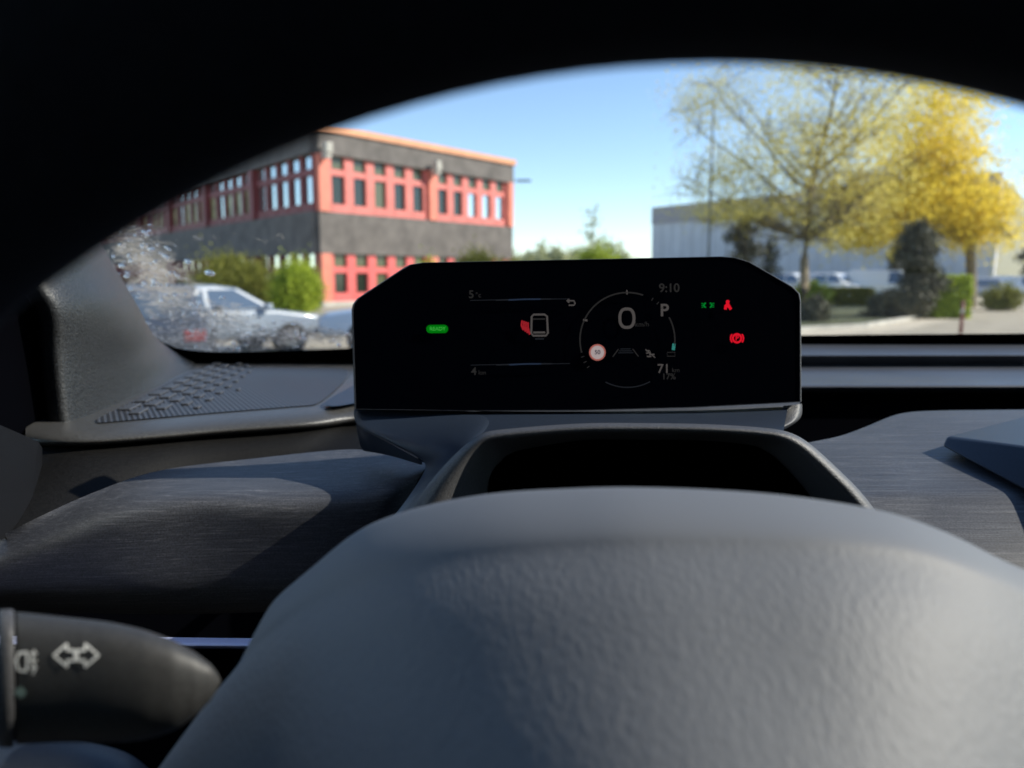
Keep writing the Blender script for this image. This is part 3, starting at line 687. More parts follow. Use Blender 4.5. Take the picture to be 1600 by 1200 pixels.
fl2 = [[(120, 670, .72), (110, 540, .70), (98, 420, .68), (40, 280, .63), (-140, 0, .53)], [(58, 672, .675), (52, 540, .672), (40, 420, .65), (-20, 280, .60), (-220, 0, .50)], [(20, 680, .60), (10, 540, .62), (0, 420, .60), (-60, 280, .55), (-260, 0, .46)], [(-160, 700, .52), (-160, 540, .52), (-160, 420, .52), (-200, 280, .5), (-400, 0, .42)]]
sheet('shadow_sheet', fl2, M['black'], pil, n=20)  # near black sheet added for the shadow left of the pillar trim
# right pillar of the car, outside the frame
rp = empty('windshield_pillar', (1.28, .8, H), 'grey pillar trim at the passenger side of the windshield', 'pillar')
MB().tube([WS(XR-.02, -.05, .03), WS(XR-.02, .5, .03), WS(XR-.03, 1.2, .03)], .045, 10).build('pillar_trim', M['pillar'], rp, smooth=True)

# ---------------- dashboard
dash = empty('dashboard', (.38, .8, H-.3), 'dark dashboard with streaked fabric trim and a speaker grille at its left end', 'dashboard')
zl = -.122
near = [(40, 664), (110, 669), (240, 660), (340, 651), (495, 640), (556, 631), (700, 626), (900, 624), (1100, 622), (1250, 618)]
B_ = [PZ(a, b, zl) for a, b in near]
A_ = [Vector((-.52+.09*i*1.12, 1.17, H+zl)) for i in range(10)]
def sh(r, dv, dd):   # move along a row: dv pixels down, dd metres deeper
    o = []
    for p in r:
        rel = p-Vector((0, 0, H)); dpt = rel.y*cp-rel.z*sp; u = 800+rel.x/dpt*F; v = 600-(rel.y*sp+rel.z*cp)/dpt*F
        o.append(P(u, v+dv, dpt+dd))
    return o
rows = [A_, [a.lerp(b, .5) for a, b in zip(A_, B_)], [a.lerp(b, .93) for a, b in zip(A_, B_)], B_, sh(B_, 8, -.014), sh(B_, 17, -.024), sh(B_, 26, -.026), sh(B_, 30, -.016), sh(B_, 31, .01)]
sheet('upper_pad', rows, M['nose'], dash, n=30, sub=2)
# recess panel below the nose
rec_t = [(20, 700, .60), (130, 702, .64), (240, 694, .67), (340, 684, .70), (495, 668, .74), (600, 660, .76)]
rec_m = [(10, 725, .585), (130, 722, .63), (240, 711, .66), (340, 702, .69), (495, 688, .73), (600, 680, .75)]
rec_m2 = [(10, 732, .585), (130, 728, .62), (240, 716, .65), (340, 708, .68), (495, 692, .725), (600, 684, .75)]
rec_b = [(0, 850, .52), (130, 800, .57), (250, 752, .62), (400, 730, .66), (545, 715, .68), (640, 730, .66)]
B7 = B_[:7]; Rb = cr([V3(p) for p in rec_b], 7); R1 = sh(B7, 35, -.020); sheet('recess_panel', [sh(B7, 29, .004), sh(B7, 31, -.014), R1, [a.lerp(b, .35)+Vector((0, -.004, 0)) for a, b in zip(R1, Rb)], [a.lerp(b, .7) for a, b in zip(R1, Rb)], Rb], M['recess'], dash, n=24)
# end cap at the door
ec = [[(-60, 640, .50), (0, 664, .56), (60, 690, .60), (66, 700, .61)], [(-60, 690, .49), (0, 700, .55), (56, 720, .59), (66, 730, .60)], [(-70, 760, .48), (-10, 770, .53), (50, 770, .57), (62, 780, .58)], [(-80, 850, .47), (-20, 850, .51), (44, 830, .55), (60, 830, .56)]]
sheet('end_cap', ec, M['endcap'], dash, n=4, sub=0, rs=False, flat=True)
# speaker grille: ribbed inlay + raised blocks
gr = [[PZ(a, b, zl+.0009) for a, b in ((150, 657), (330, 576), (545, 574))], [PZ(a, b, zl+.0009) for a, b in ((150, 661), (345, 600), (548, 590))], [PZ(a, b, zl+.0009) for a, b in ((150, 664), (320, 648), (492, 634))]]
gr = [[PZ(150, 655, zl+.0009), PZ(230, 616, zl+.0009), PZ(312, 577, zl+.0009), PZ(430, 575, zl+.0009), PZ(548, 575, zl+.0009)],
      [PZ(150, 657, zl+.0009), PZ(240, 632, zl+.0009), PZ(330, 605, zl+.0009), PZ(430, 600, zl+.0009), PZ(540, 597, zl+.0009)],
      [PZ(150, 661, zl+.0009), PZ(240, 653, zl+.0009), PZ(330, 645, zl+.0009), PZ(420, 638, zl+.0009), PZ(498, 632, zl+.0009)]]
gq = sheet('speaker_grille', gr, M['grille'], dash, n=20, sub=1)
mb = MB(); rnd = random.Random(2)
a0 = PZ(150, 655, zl); a1 = PZ(312, 577, zl); dy = (a1-a0).normalized(); dx = Vector((dy.y, -dy.x, 0))
Mg = Matrix(((dx.x, dy.x, 0, a0.x), (dx.y, dy.y, 0, a0.y), (0, 0, 1, H+zl+.0006), (0, 0, 0, 1)))
for i in range(10):
    for j in range(11):
        x = .006+i*.0165; y = -.01+j*.047+(i % 2)*.023; ln = .034*(1-.05*i)
        lim = 1-(i/5.6)-abs(j-3)/22
        if lim < .1 or y > .42: continue
        p = Mg @ Vector((x, y, 0)); 
        if (p-Vector((0, 0, H))).y < .66 + x*.5: continue
        wdt = .0115*(lim**.5); mb.box(x, x+wdt, y, y+ln*lim**.4, 0, .0022, Mg)
mb.build('grille_blocks', M['block'], dash, bevel=.0008)
# corner wedge left of the display
sheet('corner_panel', [[PZ(500, 632, zl+.003), PZ(552, 602, zl+.003), PZ(640, 560, zl+.003)], [PZ(520, 636, zl+.003), PZ(580, 625, zl+.003), PZ(700, 600, zl+.003)]], M['cowl'], dash, n=8, sub=1)
# right part of the dash top
def hrow(v, d, u0=1150, u1=2000, dv=-1.0): return [(u0+(u1-u0)*i/6, v+dv*i/6, d) for i in range(7)]
rows = [hrow(538, 1.06), hrow(545, 1.03), hrow(546, 1.025), hrow(554, .985), hrow(556, .98), hrow(558, .985), hrow(570, 1.0)]
sheet('windshield_lip', rows, M['dash'], dash, n=10, sub=2)
rows = [hrow(560, 1.02), hrow(568, 1.0), hrow(572, .995), hrow(574, .985), hrow(586, .92), hrow(599, .82), hrow(604, .81), hrow(610, .815), hrow(614, .83)]
sheet('upper_pad', rows, M['dash'], dash, n=10, sub=2)
rows = [hrow(608, .83), hrow(640, .83), hrow(680, .80), hrow(760, .74)]
sheet('recess_panel', rows, M['black'], dash, n=10, sub=1)
# left fabric trim
lt = [[(-90, 875, .46), (0, 838, .49), (60, 808, .51), (150, 768, .56), (250, 735, .60), (400, 716, .62), (545, 702, .62), (610, 710, .60), (668, 724, .57)],
      [(-90, 885, .45), (0, 850, .48), (80, 815, .50), (180, 776, .53), (290, 757, .555), (430, 745, .57), (550, 738, .57), (620, 735, .56), (664, 733, .555)],
      [(-90, 905, .44), (0, 868, .465), (80, 840, .48), (190, 800, .50), (300, 777, .52), (450, 779, .525), (560, 772, .53), (620, 758, .535), (655, 745, .55)],
      [(-90, 915, .44), (0, 885, .46), (80, 860, .47), (200, 825, .487), (310, 806, .497), (450, 806, .50), (560, 797, .505), (612, 782, .51), (645, 765, .52)],
      [(-90, 925, .44), (0, 910, .455), (80, 890, .465), (200, 870, .475), (320, 862, .482), (450, 862, .485), (560, 845, .49), (612, 815, .49), (640, 790, .50)],
      [(-90, 940, .45), (0, 938, .455), (80, 938, .46), (200, 942, .46), (320, 946, .462), (430, 948, .465), (540, 930, .47), (612, 880, .48), (640, 840, .49)],
      [(-90, 955, .48), (0, 955, .48), (80, 957, .48), (200, 962, .48), (320, 966, .48), (430, 968, .49), (540, 950, .49), (612, 900, .50), (640, 860, .51)]]
lt = [[(a, b, c+max(0, (.535 if i_ < 2 else .515)-c)*.85) for a, b, c in r_] for i_, r_ in enumerate(lt)]
for i_, k_ in ((3, .0), (4, .005), (5, .011), (6, .03)): lt[i_] = [(a, b, c2+k_) for (a, b, c), (a2, b2, c2) in zip(lt[i_], lt[2])]
sheet('fabric_trim', lt, M['fabric'], dash, n=40, sub=2)
rt = [[(1200, 705, .58), (1270, 690, .60), (1310, 682, .62), (1350, 668, .65), (1400, 648, .69), (1450, 642, .70), (1600, 640, .70), (1800, 638, .70), (2000, 636, .70)],
      [(1200, 715, .57), (1270, 702, .585), (1315, 692, .60), (1360, 678, .625), (1405, 663, .65), (1460, 658, .655), (1600, 656, .655), (1800, 655, .655), (2000, 655, .655)],
      [(1210, 735, .54), (1280, 728, .55), (1330, 716, .56), (1370, 706, .575), (1420, 700, .585), (1470, 697, .59), (1600, 695, .59), (1800, 695, .59), (2000, 695, .59)],
      [(1220, 768, .50), (1290, 764, .505), (1340, 762, .51), (1390, 759, .51), (1440, 757, .515), (1480, 757, .515), (1600, 757, .515), (1800, 757, .515), (2000, 757, .515)],
      [(1220, 776, .49), (1290, 774, .492), (1340, 773, .495), (1390, 772, .498), (1440, 771, .5), (1480, 771, .5), (1600, 771, .5), (1800, 771, .5), (2000, 771, .5)],
      [(1220, 792, .484), (1290, 790, .486), (1340, 789, .488), (1390, 788, .49), (1440, 788, .492), (1480, 788, .492), (1600, 788, .492), (1800, 788, .492), (2000, 788, .492)],
      [(1220, 930, .43), (1290, 930, .43), (1340, 930, .43), (1390, 930, .43), (1440, 930, .43), (1480, 930, .43), (1600, 930, .43), (1800, 930, .43), (2000, 930, .43)],
      [(1220, 1010, .45), (1290, 1010, .45), (1340, 1010, .45), (1390, 1010, .45), (1440, 1010, .45), (1480, 1010, .45), (1600, 1010, .45), (1800, 1010, .45), (2000, 1010, .45)]]
sheet('fabric_trim', rt, M['fabric'], dash, n=40, sub=2)
sheet('lower_panel', [[(-150, 950, .50), (300, 960, .50), (700, 940, .52)], [(-150, 1000, .49), (300, 1000, .49), (700, 1000, .50)], [(-150, 1300, .42), (300, 1300, .42), (700, 1300, .44)]], M['black'], dash, n=12, sub=1)
sheet('silver_strip', [[(-100, 993, .485), (200, 995, .485), (520, 999, .485)], [(-100, 995, .48), (200, 997, .48), (520, 1001, .48)], [(-100, 1008, .455), (200, 1010, .455), (520, 1012, .455)], [(-100, 1012, .475), (200, 1013, .475), (520, 1015, .475)]], M['strip'], dash, n=10, sub=1)
wbox('knee_panel', -.5, 1.26, .56, .60, -1.0, -.25, 'cabin', parent=dash)

# ---------------- column cowl and hood
cowl = empty('steering_column_cowl', P(950, 760, .45), 'slate grey cowl with an arched black opening between the steering wheel and display', 'column cowl')
Lr = [(553, 637, .570), (558, 664, .562), (604, 689, .545), (658, 718, .522), (664, 734, .512), (632, 785, .48), (592, 832, .455), (530, 890, .43)]
Lr2 = [(557, 638, .568), (565, 665, .557), (609, 689, .540), (662, 717, .518), (671, 735, .507), (640, 785, .475), (598, 835, .452), (540, 895, .43)]
Hr = [(760, 642, .570), (757, 658, .53), (738, 684, .49), (716, 708, .465), (695, 730, .45), (668, 764, .44), (640, 804, .43), (590, 860, .42)]
md = [tuple((x+y)/2 for x, y in zip(a, b)) for a, b in zip(Lr2, Hr)]; md = [(a, b+2, c+.004) for a, b, c in md]
sheet('cowl_skin', [Lr, Lr2, md, Hr, [(a+14, b+6, c+.01) for a, b, c in Hr]], M['cowl'], cowl, n=30)
sheet('cowl_skin', [[(735, 642, .572), (900, 643, .570), (1100, 641, .570), (1235, 635, .570)], [(733, 661, .540), (900, 662, .53), (1100, 662, .53), (1225, 657, .535)], [(722, 690, .500), (900, 675, .47), (1100, 676, .47), (1225, 690, .48)]], M['cowl'], cowl, n=16)
sheet('side_facet', [[(553, 640, .571), (557, 664, .563), (604, 690, .546), (660, 721, .522)], [(562, 704, .585), (590, 708, .58), (620, 715, .565), (660, 727, .54)]], M['cowl'], cowl, n=12)
sheet('cowl_corner', [[(1222, 634, .568), (1240, 633, .569), (1251, 631, .571), (1253, 631, .585)], [(1222, 655, .560), (1240, 650, .562), (1251, 645, .568), (1254, 645, .585)], [(1214, 664, .55), (1236, 662, .553), (1248, 658, .565), (1250, 657, .585)], [(1180, 674, .53), (1212, 672, .54), (1226, 670, .56), (1226, 671, .585)]], M['hood'], cowl, n=12)
ho = [(600, 868), (640, 800), (676, 746), (722, 698), (748, 679), (775, 671), (900, 661), (1000, 660), (1110, 662), (1200, 668), (1238, 676), (1268, 694), (1312, 734), (1350, 773), (1400, 840)]
h1 = [(650, 880), (690, 800), (716, 752), (738, 715), (757, 696), (785, 688), (905, 678), (1000, 677), (1100, 678), (1190, 684), (1222, 691), (1250, 708), (1292, 748), (1328, 786), (1372, 850)]
h2 = [(728, 900), (754, 820), (758, 768), (764, 738), (780, 718), (804, 703), (905, 686), (1000, 685), (1100, 686), (1172, 693), (1198, 702), (1222, 720), (1256, 756), (1284, 794), (1322, 852)]
def hp(a, d, dx=0, dy=0): return [(x+dx, y+dy, d) for x, y in a]
def shrink(a, k, c=(1010, 850)): return [(c[0]+(x-c[0])*k, c[1]+(y-c[1])*k) for x, y in a]
sheet('hood', [hp(ho, .47, 0, 12), hp(ho, .425, 0, 2), hp(ho, .41), hp([((a*3+c)/4, (b*3+d)/4) for (a, b), (c, d) in zip(ho, h1)], .403), hp([((a+c*3)/4, (b+d*3)/4) for (a, b), (c, d) in zip(ho, h1)], .402), hp(h1, .406), hp(h2, .43), hp(shrink(h2, .985), .445)], M['hood'], cowl, n=60)
sheet('hood_opening', [hp(shrink(h2, .99), .44), hp(shrink(h2, .96), .50), hp(shrink(h2, .6), .52), hp(shrink(h2, .1), .52)], M['black'], cowl, n=40)
sheet('lower_cover', [[(-100, 1162, .30), (60, 1156, .30), (150, 1162, .30), (215, 1185, .30), (262, 1235, .30)], [(-100, 1180, .285), (60, 1176, .285), (150, 1183, .285), (205, 1205, .285), (250, 1250, .285)], [(-100, 1330, .26), (60, 1330, .26), (120, 1330, .26), (180, 1330, .26), (230, 1330, .26)]], M['cowl'], cowl, n=16)

# ---------------- instrument display
s_ = .560/F
D = empty('instrument_display', P(902, 520, .560), 'wide black instrument display with chamfered corners, showing speed 0 and P', 'display')
D.rotation_euler = (R(90-PITCH), R(-.55), 0); bpy.context.view_layer.update()
def dl(u, v, z=0.0): return Vector(((u-902)*s_, -(v-520)*s_, z))
out = [(554, 636), (551, 480), (553, 472), (560, 463), (628, 419), (642, 411), (662, 408), (1128, 403), (1150, 405), (1172, 412), (1238, 451), (1249, 462), (1251, 474), (1250, 631), (1080, 638), (905, 641), (720, 640)]
out = [(u, v-0) for u, v in out]
def ring(pts, z, k=1.0): return [Vector(((u-902)*s_*k, -(v-520)*s_*k, z)) for u, v in pts]
n = len(out); L0 = ring(out, 0); L1 = ring(out, -.0015, 1.006); L2 = ring(out, -.016, 1.006); L3 = ring(out, -.020, .99)
Mi = ring(out, .0, .996)
vs = Mi+L0+L1+L2+L3; fs = []
for a in range(4):
    for i in range(n): j = (i+1) % n; fs.append((a*n+i, (a+1)*n+i, (a+1)*n+j, a*n+j))
fs.append(tuple(range(4*n, 5*n)))
D2 = build('housing', vs, fs, M['hood'], D, world=False); 
build('screen', ring(out, -.0003, .997), [tuple(range(n))[::-1]], M['screen'], D, world=False)
E = {'white': emis('screen white', (.8, .72, .70), .05), 'dim': emis('screen dim', (.6, .58, .58), .020), 'faint': emis('screen faint', (.35, .4, .5), .022), 'blue': emis('screen blue', (.2, .32, .6), .05),
     'green': emis('screen green', (.0, .8, .02), .12), 'gdark': emis('green letters', (.1, 1, .12), .22), 'g2': emis('green lamp', (0, .7, .08), .16), 'red': emis('screen red', (1, .01, .03), .42), 'red2': emis('dim red', (.9, .04, .06), .20), 'teal': emis('teal', (.1, .7, .6), .16), 'sign': emis('sign white', (.8, .66, .66), .28), 'ring': emis('sign ring', (1, .3, .25), .2)}
def txt(s, u, v, px, m, nm='text', al='CENTER', bold=0, sx=1):
    c = bpy.data.curves.new(nm, 'FONT'); c.body = s; c.size = px*s_; c.align_x = al; c.align_y = 'CENTER'; c.offset = bold*s_; c.materials.append(m)
    o = bpy.data.objects.new(nm, c); C.objects.link(o); bpy.context.view_layer.update(); me = bpy.data.meshes.new_from_object(o); bpy.data.objects.remove(o)
    o = bpy.data.objects.new(nm, me); C.objects.link(o); o.parent = D; o.location = dl(u, v, .0007); o.scale = (sx, 1, 1); return o
def stroke(nm, pts, wpx, m, z=.0007, closed=False):
    vs = []; fs = []; k = len(pts)
    for i in range(k):
        p = Vector(pts[i]); a = Vector(pts[(i-1) % k] if closed else pts[max(i-1, 0)]); b = Vector(pts[(i+1) % k] if closed else pts[min(i+1, k-1)])
        t = (b-a); t = t.normalized() if t.length > 0 else Vector((1, 0)); nn = Vector((-t.y, t.x))*wpx/2
        vs += [dl(*(p+nn), z), dl(*(p-nn), z)]
    for i in range(k if closed else k-1): j = (i+1) % k; fs.append((2*i, 2*i+1, 2*j+1, 2*j))
    return build(nm, vs, fs, m, D, world=False)
def disc(nm, u, v, ru, rv, m, z=.0007, k=28): return build(nm, [dl(u+ru*math.cos(2*math.pi*i/k), v+rv*math.sin(2*math.pi*i/k), z) for i in range(k)], [tuple(range(k))[::-1]], m, D, world=False)
def arc(cx, cy, r, a0, a1, n=30): return [(cx+r*math.cos(R(a0+(a1-a0)*i/(n-1))), cy-r*math.sin(R(a0+(a1-a0)*i/(n-1)))) for i in range(n)]
stroke('speed_reading', [(979.5+11*math.copysign(abs(math.cos(a))**.75, math.cos(a)), 498-14.5*math.copysign(abs(math.sin(a))**.85, math.sin(a))) for a in [2*math.pi*k/40 for k in range(40)]], 4.6, E['white'], closed=True)
txt('km/h', 1003, 508, 11, E['dim'], 'speed_unit')
txt('P', 1038, 487, 27, E['white'], 'gear_letter', bold=.5)
txt('9:10', 1046, 452, 19, E['dim'], 'clock_reading', bold=.3)
txt('5', 737, 459, 17, E['dim'], 'temperature_reading', bold=.3); txt('°c', 748, 460, 11, E['dim'], 'temperature_unit')
txt('4', 740, 579, 17, E['dim'], 'trip_reading', bold=.3); txt('km', 753, 581, 10, E['dim'], 'trip_unit')
txt('71', 1036, 578, 20, E['white'], 'range_reading', bold=.2); txt('km', 1055, 580, 10, E['dim'], 'range_unit')
txt('17%', 1044, 590, 13, E['dim'], 'charge_reading', bold=.2)
stroke('dial_arc', arc(980, 532, 74, 195, 70, 40), 2.2, E['dim']); stroke('dial_arc', arc(980, 532, 74, 28, -8, 14), 2.2, E['dim']); stroke('dial_arc', arc(980, 532, 74, -118, -62, 20), 1.6, E['faint'])
stroke('dial_tick', [(980, 454), (980, 461)], 2, E['white']); stroke('dial_tick', [(911, 500), (918, 501)], 3, E['white'])
for a in (200, 207, 214, 58, 50, 42): stroke('dial_tick', [(980+72*math.cos(R(a)), 532-72*math.sin(R(a))), (980+77*math.cos(R(a)), 532-77*math.sin(R(a)))], 1.4, E['dim'])
stroke('charge_bar', arc(980, 532, 73, -5, -13, 5), 5, E['teal']); stroke('charge_icon', [(1042, 552), (1042, 558), (1054, 558), (1054, 552)], 1.2, E['dim'], closed=True)
disc('speed_sign_ring', 933, 551, 13, 13, E['ring'], .0006); disc('speed_sign', 933, 551, 10.5, 10.5, E['sign'], .0009)
m50 = emis('sign digits', (.05, .05, .1), .2)
o = txt('50', 933, 551, 9, m50, 'speed_sign_digits', bold=.2); o.location.z = .0012
for ss in (-1, 1): stroke('lane_icon', [(977+ss*20, 558), (977+ss*11, 546)], 1.6, E['dim'])
for yy, hw in ((546, 8), (549, 10), (552, 12)): stroke('lane_icon', [(977-hw, yy), (977+hw, yy)], 1.3, E['faint'])
for pts in ([(1009, 549), (1014, 549), (1016, 552), (1009, 553)], [(1014, 555), (1022, 555)], [(1010, 558), (1017, 558)]): stroke('camera_icon', pts, 2, E['white'])
stroke('camera_icon', [(1008, 547), (1023, 560)], 1.6, E['white'])
for v_ in (467, 568):
    # light line, brightest in the middle
    for (a, b, wd, mm) in ((735, 890, 1.0, 'faint'), (775, 862, 1.9, 'faint'), (795, 845, 2.2, 'blue')):
        stroke('divider_line', [(a, v_+ (568-v_)*0+1.0), ((a+b)/2, v_), (b, v_)], wd, E[mm], .0005+.0002*wd)
stroke('back_arrow', [(888, 470), (897, 470), (899, 474), (897, 477), (889, 477)], 2.2, E['white']); stroke('back_arrow', [(890, 467), (886, 470), (890, 473)], 2, E['white'])
stroke('car_icon', [(831, 494), (834, 491), (851, 491), (855, 494), (856, 520), (853, 524), (833, 524), (830, 520)], 3.0, E['white'], closed=True)
stroke('car_icon', [(833, 498), (852, 498)], 2, E['dim']); stroke('car_icon', [(833, 519), (852, 519)], 3, E['white']); stroke('car_icon', [(836, 529), (850, 529)], 2, E['faint'])
for k in range(4): stroke('warning_waves', [(816+k*3, 500+k*1), (815+k*3.4, 508+k*1), (818+k*3.2, 515+k*2.4)], 2.8, E['red2'])
pl = arc(672.5, 512, 6.5, 90, 270, 10)+arc(694, 512, 6.5, 270, 450, 10)
build('ready_lamp', [dl(a, b, .0006) for a, b in pl], [tuple(range(len(pl)))[::1]], E['green'], D, world=False)
o = txt('READY', 684, 512, 8, E['gdark'], 'ready_letters', bold=.15); o.location.z = .0010
for ss in (-1, 1):
    stroke('side_lamp_icon', arc(1106+ss*3, 479, 3.2, 90 if ss < 0 else -90, 270 if ss < 0 else 90, 8), 2.4, E['g2'])
    for yy in (476, 479, 482): stroke('side_lamp_icon', [(1106+ss*7, yy), (1106+ss*10, yy)], 1.3, E['g2'])
disc('seat_belt_icon', 1137, 474, 3, 3, E['red']); stroke('seat_belt_icon', [(1137, 477), (1139, 481), (1142, 486)], 4.5, E['red']); stroke('seat_belt_icon', [(1137, 477), (1134, 481), (1133, 486)], 4.5, E['red']); stroke('seat_belt_icon', [(1132, 479), (1141, 485)], 1.5, E['red'])
stroke('brake_icon', arc(1151, 531, 6.5, 0, 360, 24), 3.2, E['red'])
stroke('brake_icon', arc(1151, 531, 10, 140, 220, 8), 2.4, E['red']); stroke('brake_icon', arc(1151, 531, 10, -40, 40, 8), 2.4, E['red']); txt('P', 1151, 531, 11, E['red'], 'brake_letter', bold=.3)

# ---------------- centre box at right
ts = empty('centre_screen', P(1600, 720, .6), 'slate blue centre screen housing at the right edge of the dashboard', 'screen')
tp_ = [P(1478, 680, .665), P(1880, 582, .98), P(1850, 722, .50)]; bt_ = [P(1466, 698, .655), P(1880, 700, .95), P(1760, 850, .485)]
tp_ = [P(1478, 681, .575), P(1600, 650, .65), P(1900, 574, .86), P(1900, 727, .44), P(1600, 697, .525)]
bt_ = [P(1470, 697, .572), P(1600, 690, .64), P(1900, 630, .86), P(1900, 905, .42), P(1600, 766, .495)]
o = build('housing', tp_+bt_, [(0, 1, 2, 3, 4), (9, 8, 7, 6, 5), (0, 5, 6, 1), (1, 6, 7, 2), (2, 7, 8, 3), (3, 8, 9, 4), (4, 9, 5, 0)], M['cowl'], ts)
bv = o.modifiers.new('b', 'BEVEL'); bv.width = .003; bv.segments = 3; o.data.shade_smooth(); o.modifiers.new('wn', 'WEIGHTED_NORMAL')
sheet('screen', [[P(1690, 714, .492), P(1880, 732, .441)], [P(1690, 800, .462), P(1880, 886, .419)]], M['screen'], ts, n=4, sub=0)

# ---------------- steering wheel
SWc = P(1130, 1890, .118)
sw = empty('steering_wheel', SWc, 'steering wheel with black rim arching overhead and a grey grained centre pad', 'steering wheel')
fw = Vector((0, cp, -sp)); upv = Vector((0, sp, cp)); rt_ = Vector((1, 0, 0))
RM, RT, RQ = .2045, .0155, .028; vs = []; NS, NT = 160, 20
for i in range(NS):
    a = 2*math.pi*i/NS; c_ = rt_*math.cos(a)+upv*math.sin(a)
    for j in range(NT):
        b = 2*math.pi*j/NT; vs.append(SWc + c_*(RM+RQ*math.cos(b)) + fw*RT*1.1*math.sin(b))
fs = [(i*NT+j, ((i+1) % NS)*NT+j, ((i+1) % NS)*NT+(j+1) % NT, i*NT+(j+1) % NT) for i in range(NS) for j in range(NT)]
build('rim', vs, fs, M['rim'], sw, smooth=True)
hub = [[(520, 950, .33), (600, 880, .30), (760, 830, .30), (1000, 820, .30), (1280, 835, .30), (1500, 890, .30), (1700, 980, .30), (1800, 1060, .30)],
       [(430, 935, .228), (492, 878, .236), (560, 822, .243), (640, 790, .246), (760, 765, .25), (900, 756, .252), (1000, 755, .252), (1150, 761, .252), (1280, 774, .25), (1400, 797, .247), (1500, 835, .243), (1562, 868, .24), (1650, 905, .235), (1760, 970, .228)],
       [(420, 945, .222), (486, 888, .230), (556, 832, .236), (640, 798, .240), (760, 774, .243), (900, 765, .244), (1000, 763, .244), (1150, 769, .244), (1280, 783, .243), (1400, 806, .24), (1500, 844, .236), (1562, 877, .233), (1650, 915, .229), (1760, 985, .222)],
       [(398, 985, .212), (470, 920, .217), (545, 870, .221), (640, 835, .224), (760, 812, .226), (900, 803, .227), (1000, 800, .227), (1150, 804, .227), (1290, 814, .226), (1410, 834, .224), (1510, 868, .221), (1575, 900, .218), (1670, 950, .215), (1780, 1020, .21)],
       [(380, 1020, .206), (460, 950, .210), (545, 905, .213), (650, 872, .215), (780, 852, .216), (900, 843, .217), (1000, 839, .217), (1150, 840, .217), (1300, 846, .216), (1430, 862, .215), (1520, 890, .213), (1590, 925, .211), (1690, 985, .207), (1800, 1060, .202)],
       [(372, 1040, .205), (455, 965, .209), (545, 918, .212), (655, 885, .214), (785, 865, .216), (900, 855, .217), (1000, 851, .217), (1150, 851, .217), (1300, 857, .216), (1435, 873, .215), (1525, 902, .212), (1595, 938, .21), (1700, 1000, .206), (1810, 1075, .201)],
       [(335, 1080, .194), (420, 1020, .197), (530, 975, .199), (660, 950, .20), (800, 935, .201), (920, 930, .202), (1030, 928, .202), (1170, 928, .202), (1310, 932, .201), (1440, 945, .2), (1540, 975, .198), (1620, 1010, .196), (1730, 1070, .193), (1850, 1140, .19)],
       [(290, 1140, .182), (390, 1100, .184), (520, 1070, .186), (660, 1050, .187), (810, 1040, .188), (930, 1035, .188), (1050, 1034, .188), (1190, 1034, .188), (1330, 1036, .187), (1460, 1045, .186), (1570, 1070, .185), (1660, 1100, .183), (1780, 1150, .18), (1900, 1220, .176)],
       [(225, 1230, .165), (340, 1215, .167), (490, 1200, .168), (650, 1190, .169), (810, 1185, .17), (940, 1182, .17), (1060, 1182, .17), (1200, 1182, .17), (1350, 1185, .17), (1490, 1190, .169), (1610, 1205, .168), (1710, 1225, .166), (1840, 1260, .163), (1980, 1320, .16)],
       [(130, 1380, .148), (260, 1380, .149), (440, 1380, .15), (630, 1380, .151), (810, 1380, .151), (950, 1380, .151), (1080, 1380, .151), (1230, 1380, .151), (1390, 1380, .151), (1530, 1380, .15), (1660, 1380, .149), (1770, 1390, .148), (1910, 1410, .146), (2060, 1450, .143)],
       [(60, 1600, .140), (200, 1600, .14), (400, 1600, .14), (620, 1600, .14), (810, 1600, .14), (960, 1600, .14), (1100, 1600, .14), (1260, 1600, .14), (1430, 1600, .14), (1580, 1600, .14), (1710, 1600, .14), (1830, 1600, .14), (1980, 1600, .14), (2140, 1600, .14)]]
hub = [[(a, b, c+1.15e-7*max(0, 1150-a)**2+1.3e-7*max(0, a-1250)**2*(1 if i else 0)) for a, b, c in r_] for i, r_ in enumerate(hub)]
for r_ in hub[1:]: r_.insert(0, (r_[0][0]+14, r_[0][1]+22, r_[0][2]+.03))
o = sheet('airbag_cover', hub, M['hub'], sw, n=44, sub=2)
at = o.data.attributes.new('grain', 'FLOAT', 'POINT'); gv = [0, 0, 0, 0, .05, .8, 1, 1, 1, 1, 1]
at.data.foreach_set('value', [gv[i] for i in range(len(hub)) for _ in range(44)])
for a in (0, 180, 270):                          # spokes, below the frame
    c_ = rt_*math.cos(R(a))+upv*math.sin(R(a)); ctr = SWc+fw*.08
    MB().tube([ctr+c_*.10+fw*.02-upv*.02, ctr+c_*.14, SWc+c_*.185], [.03, .022, .012], 10).build('spoke', M['rim'], sw, smooth=True)
MB().tube([SWc+fw*.09-upv*.03, SWc+fw*.25-upv*.01], [.045, .05], 16).build('column', M['black'], sw, smooth=True)

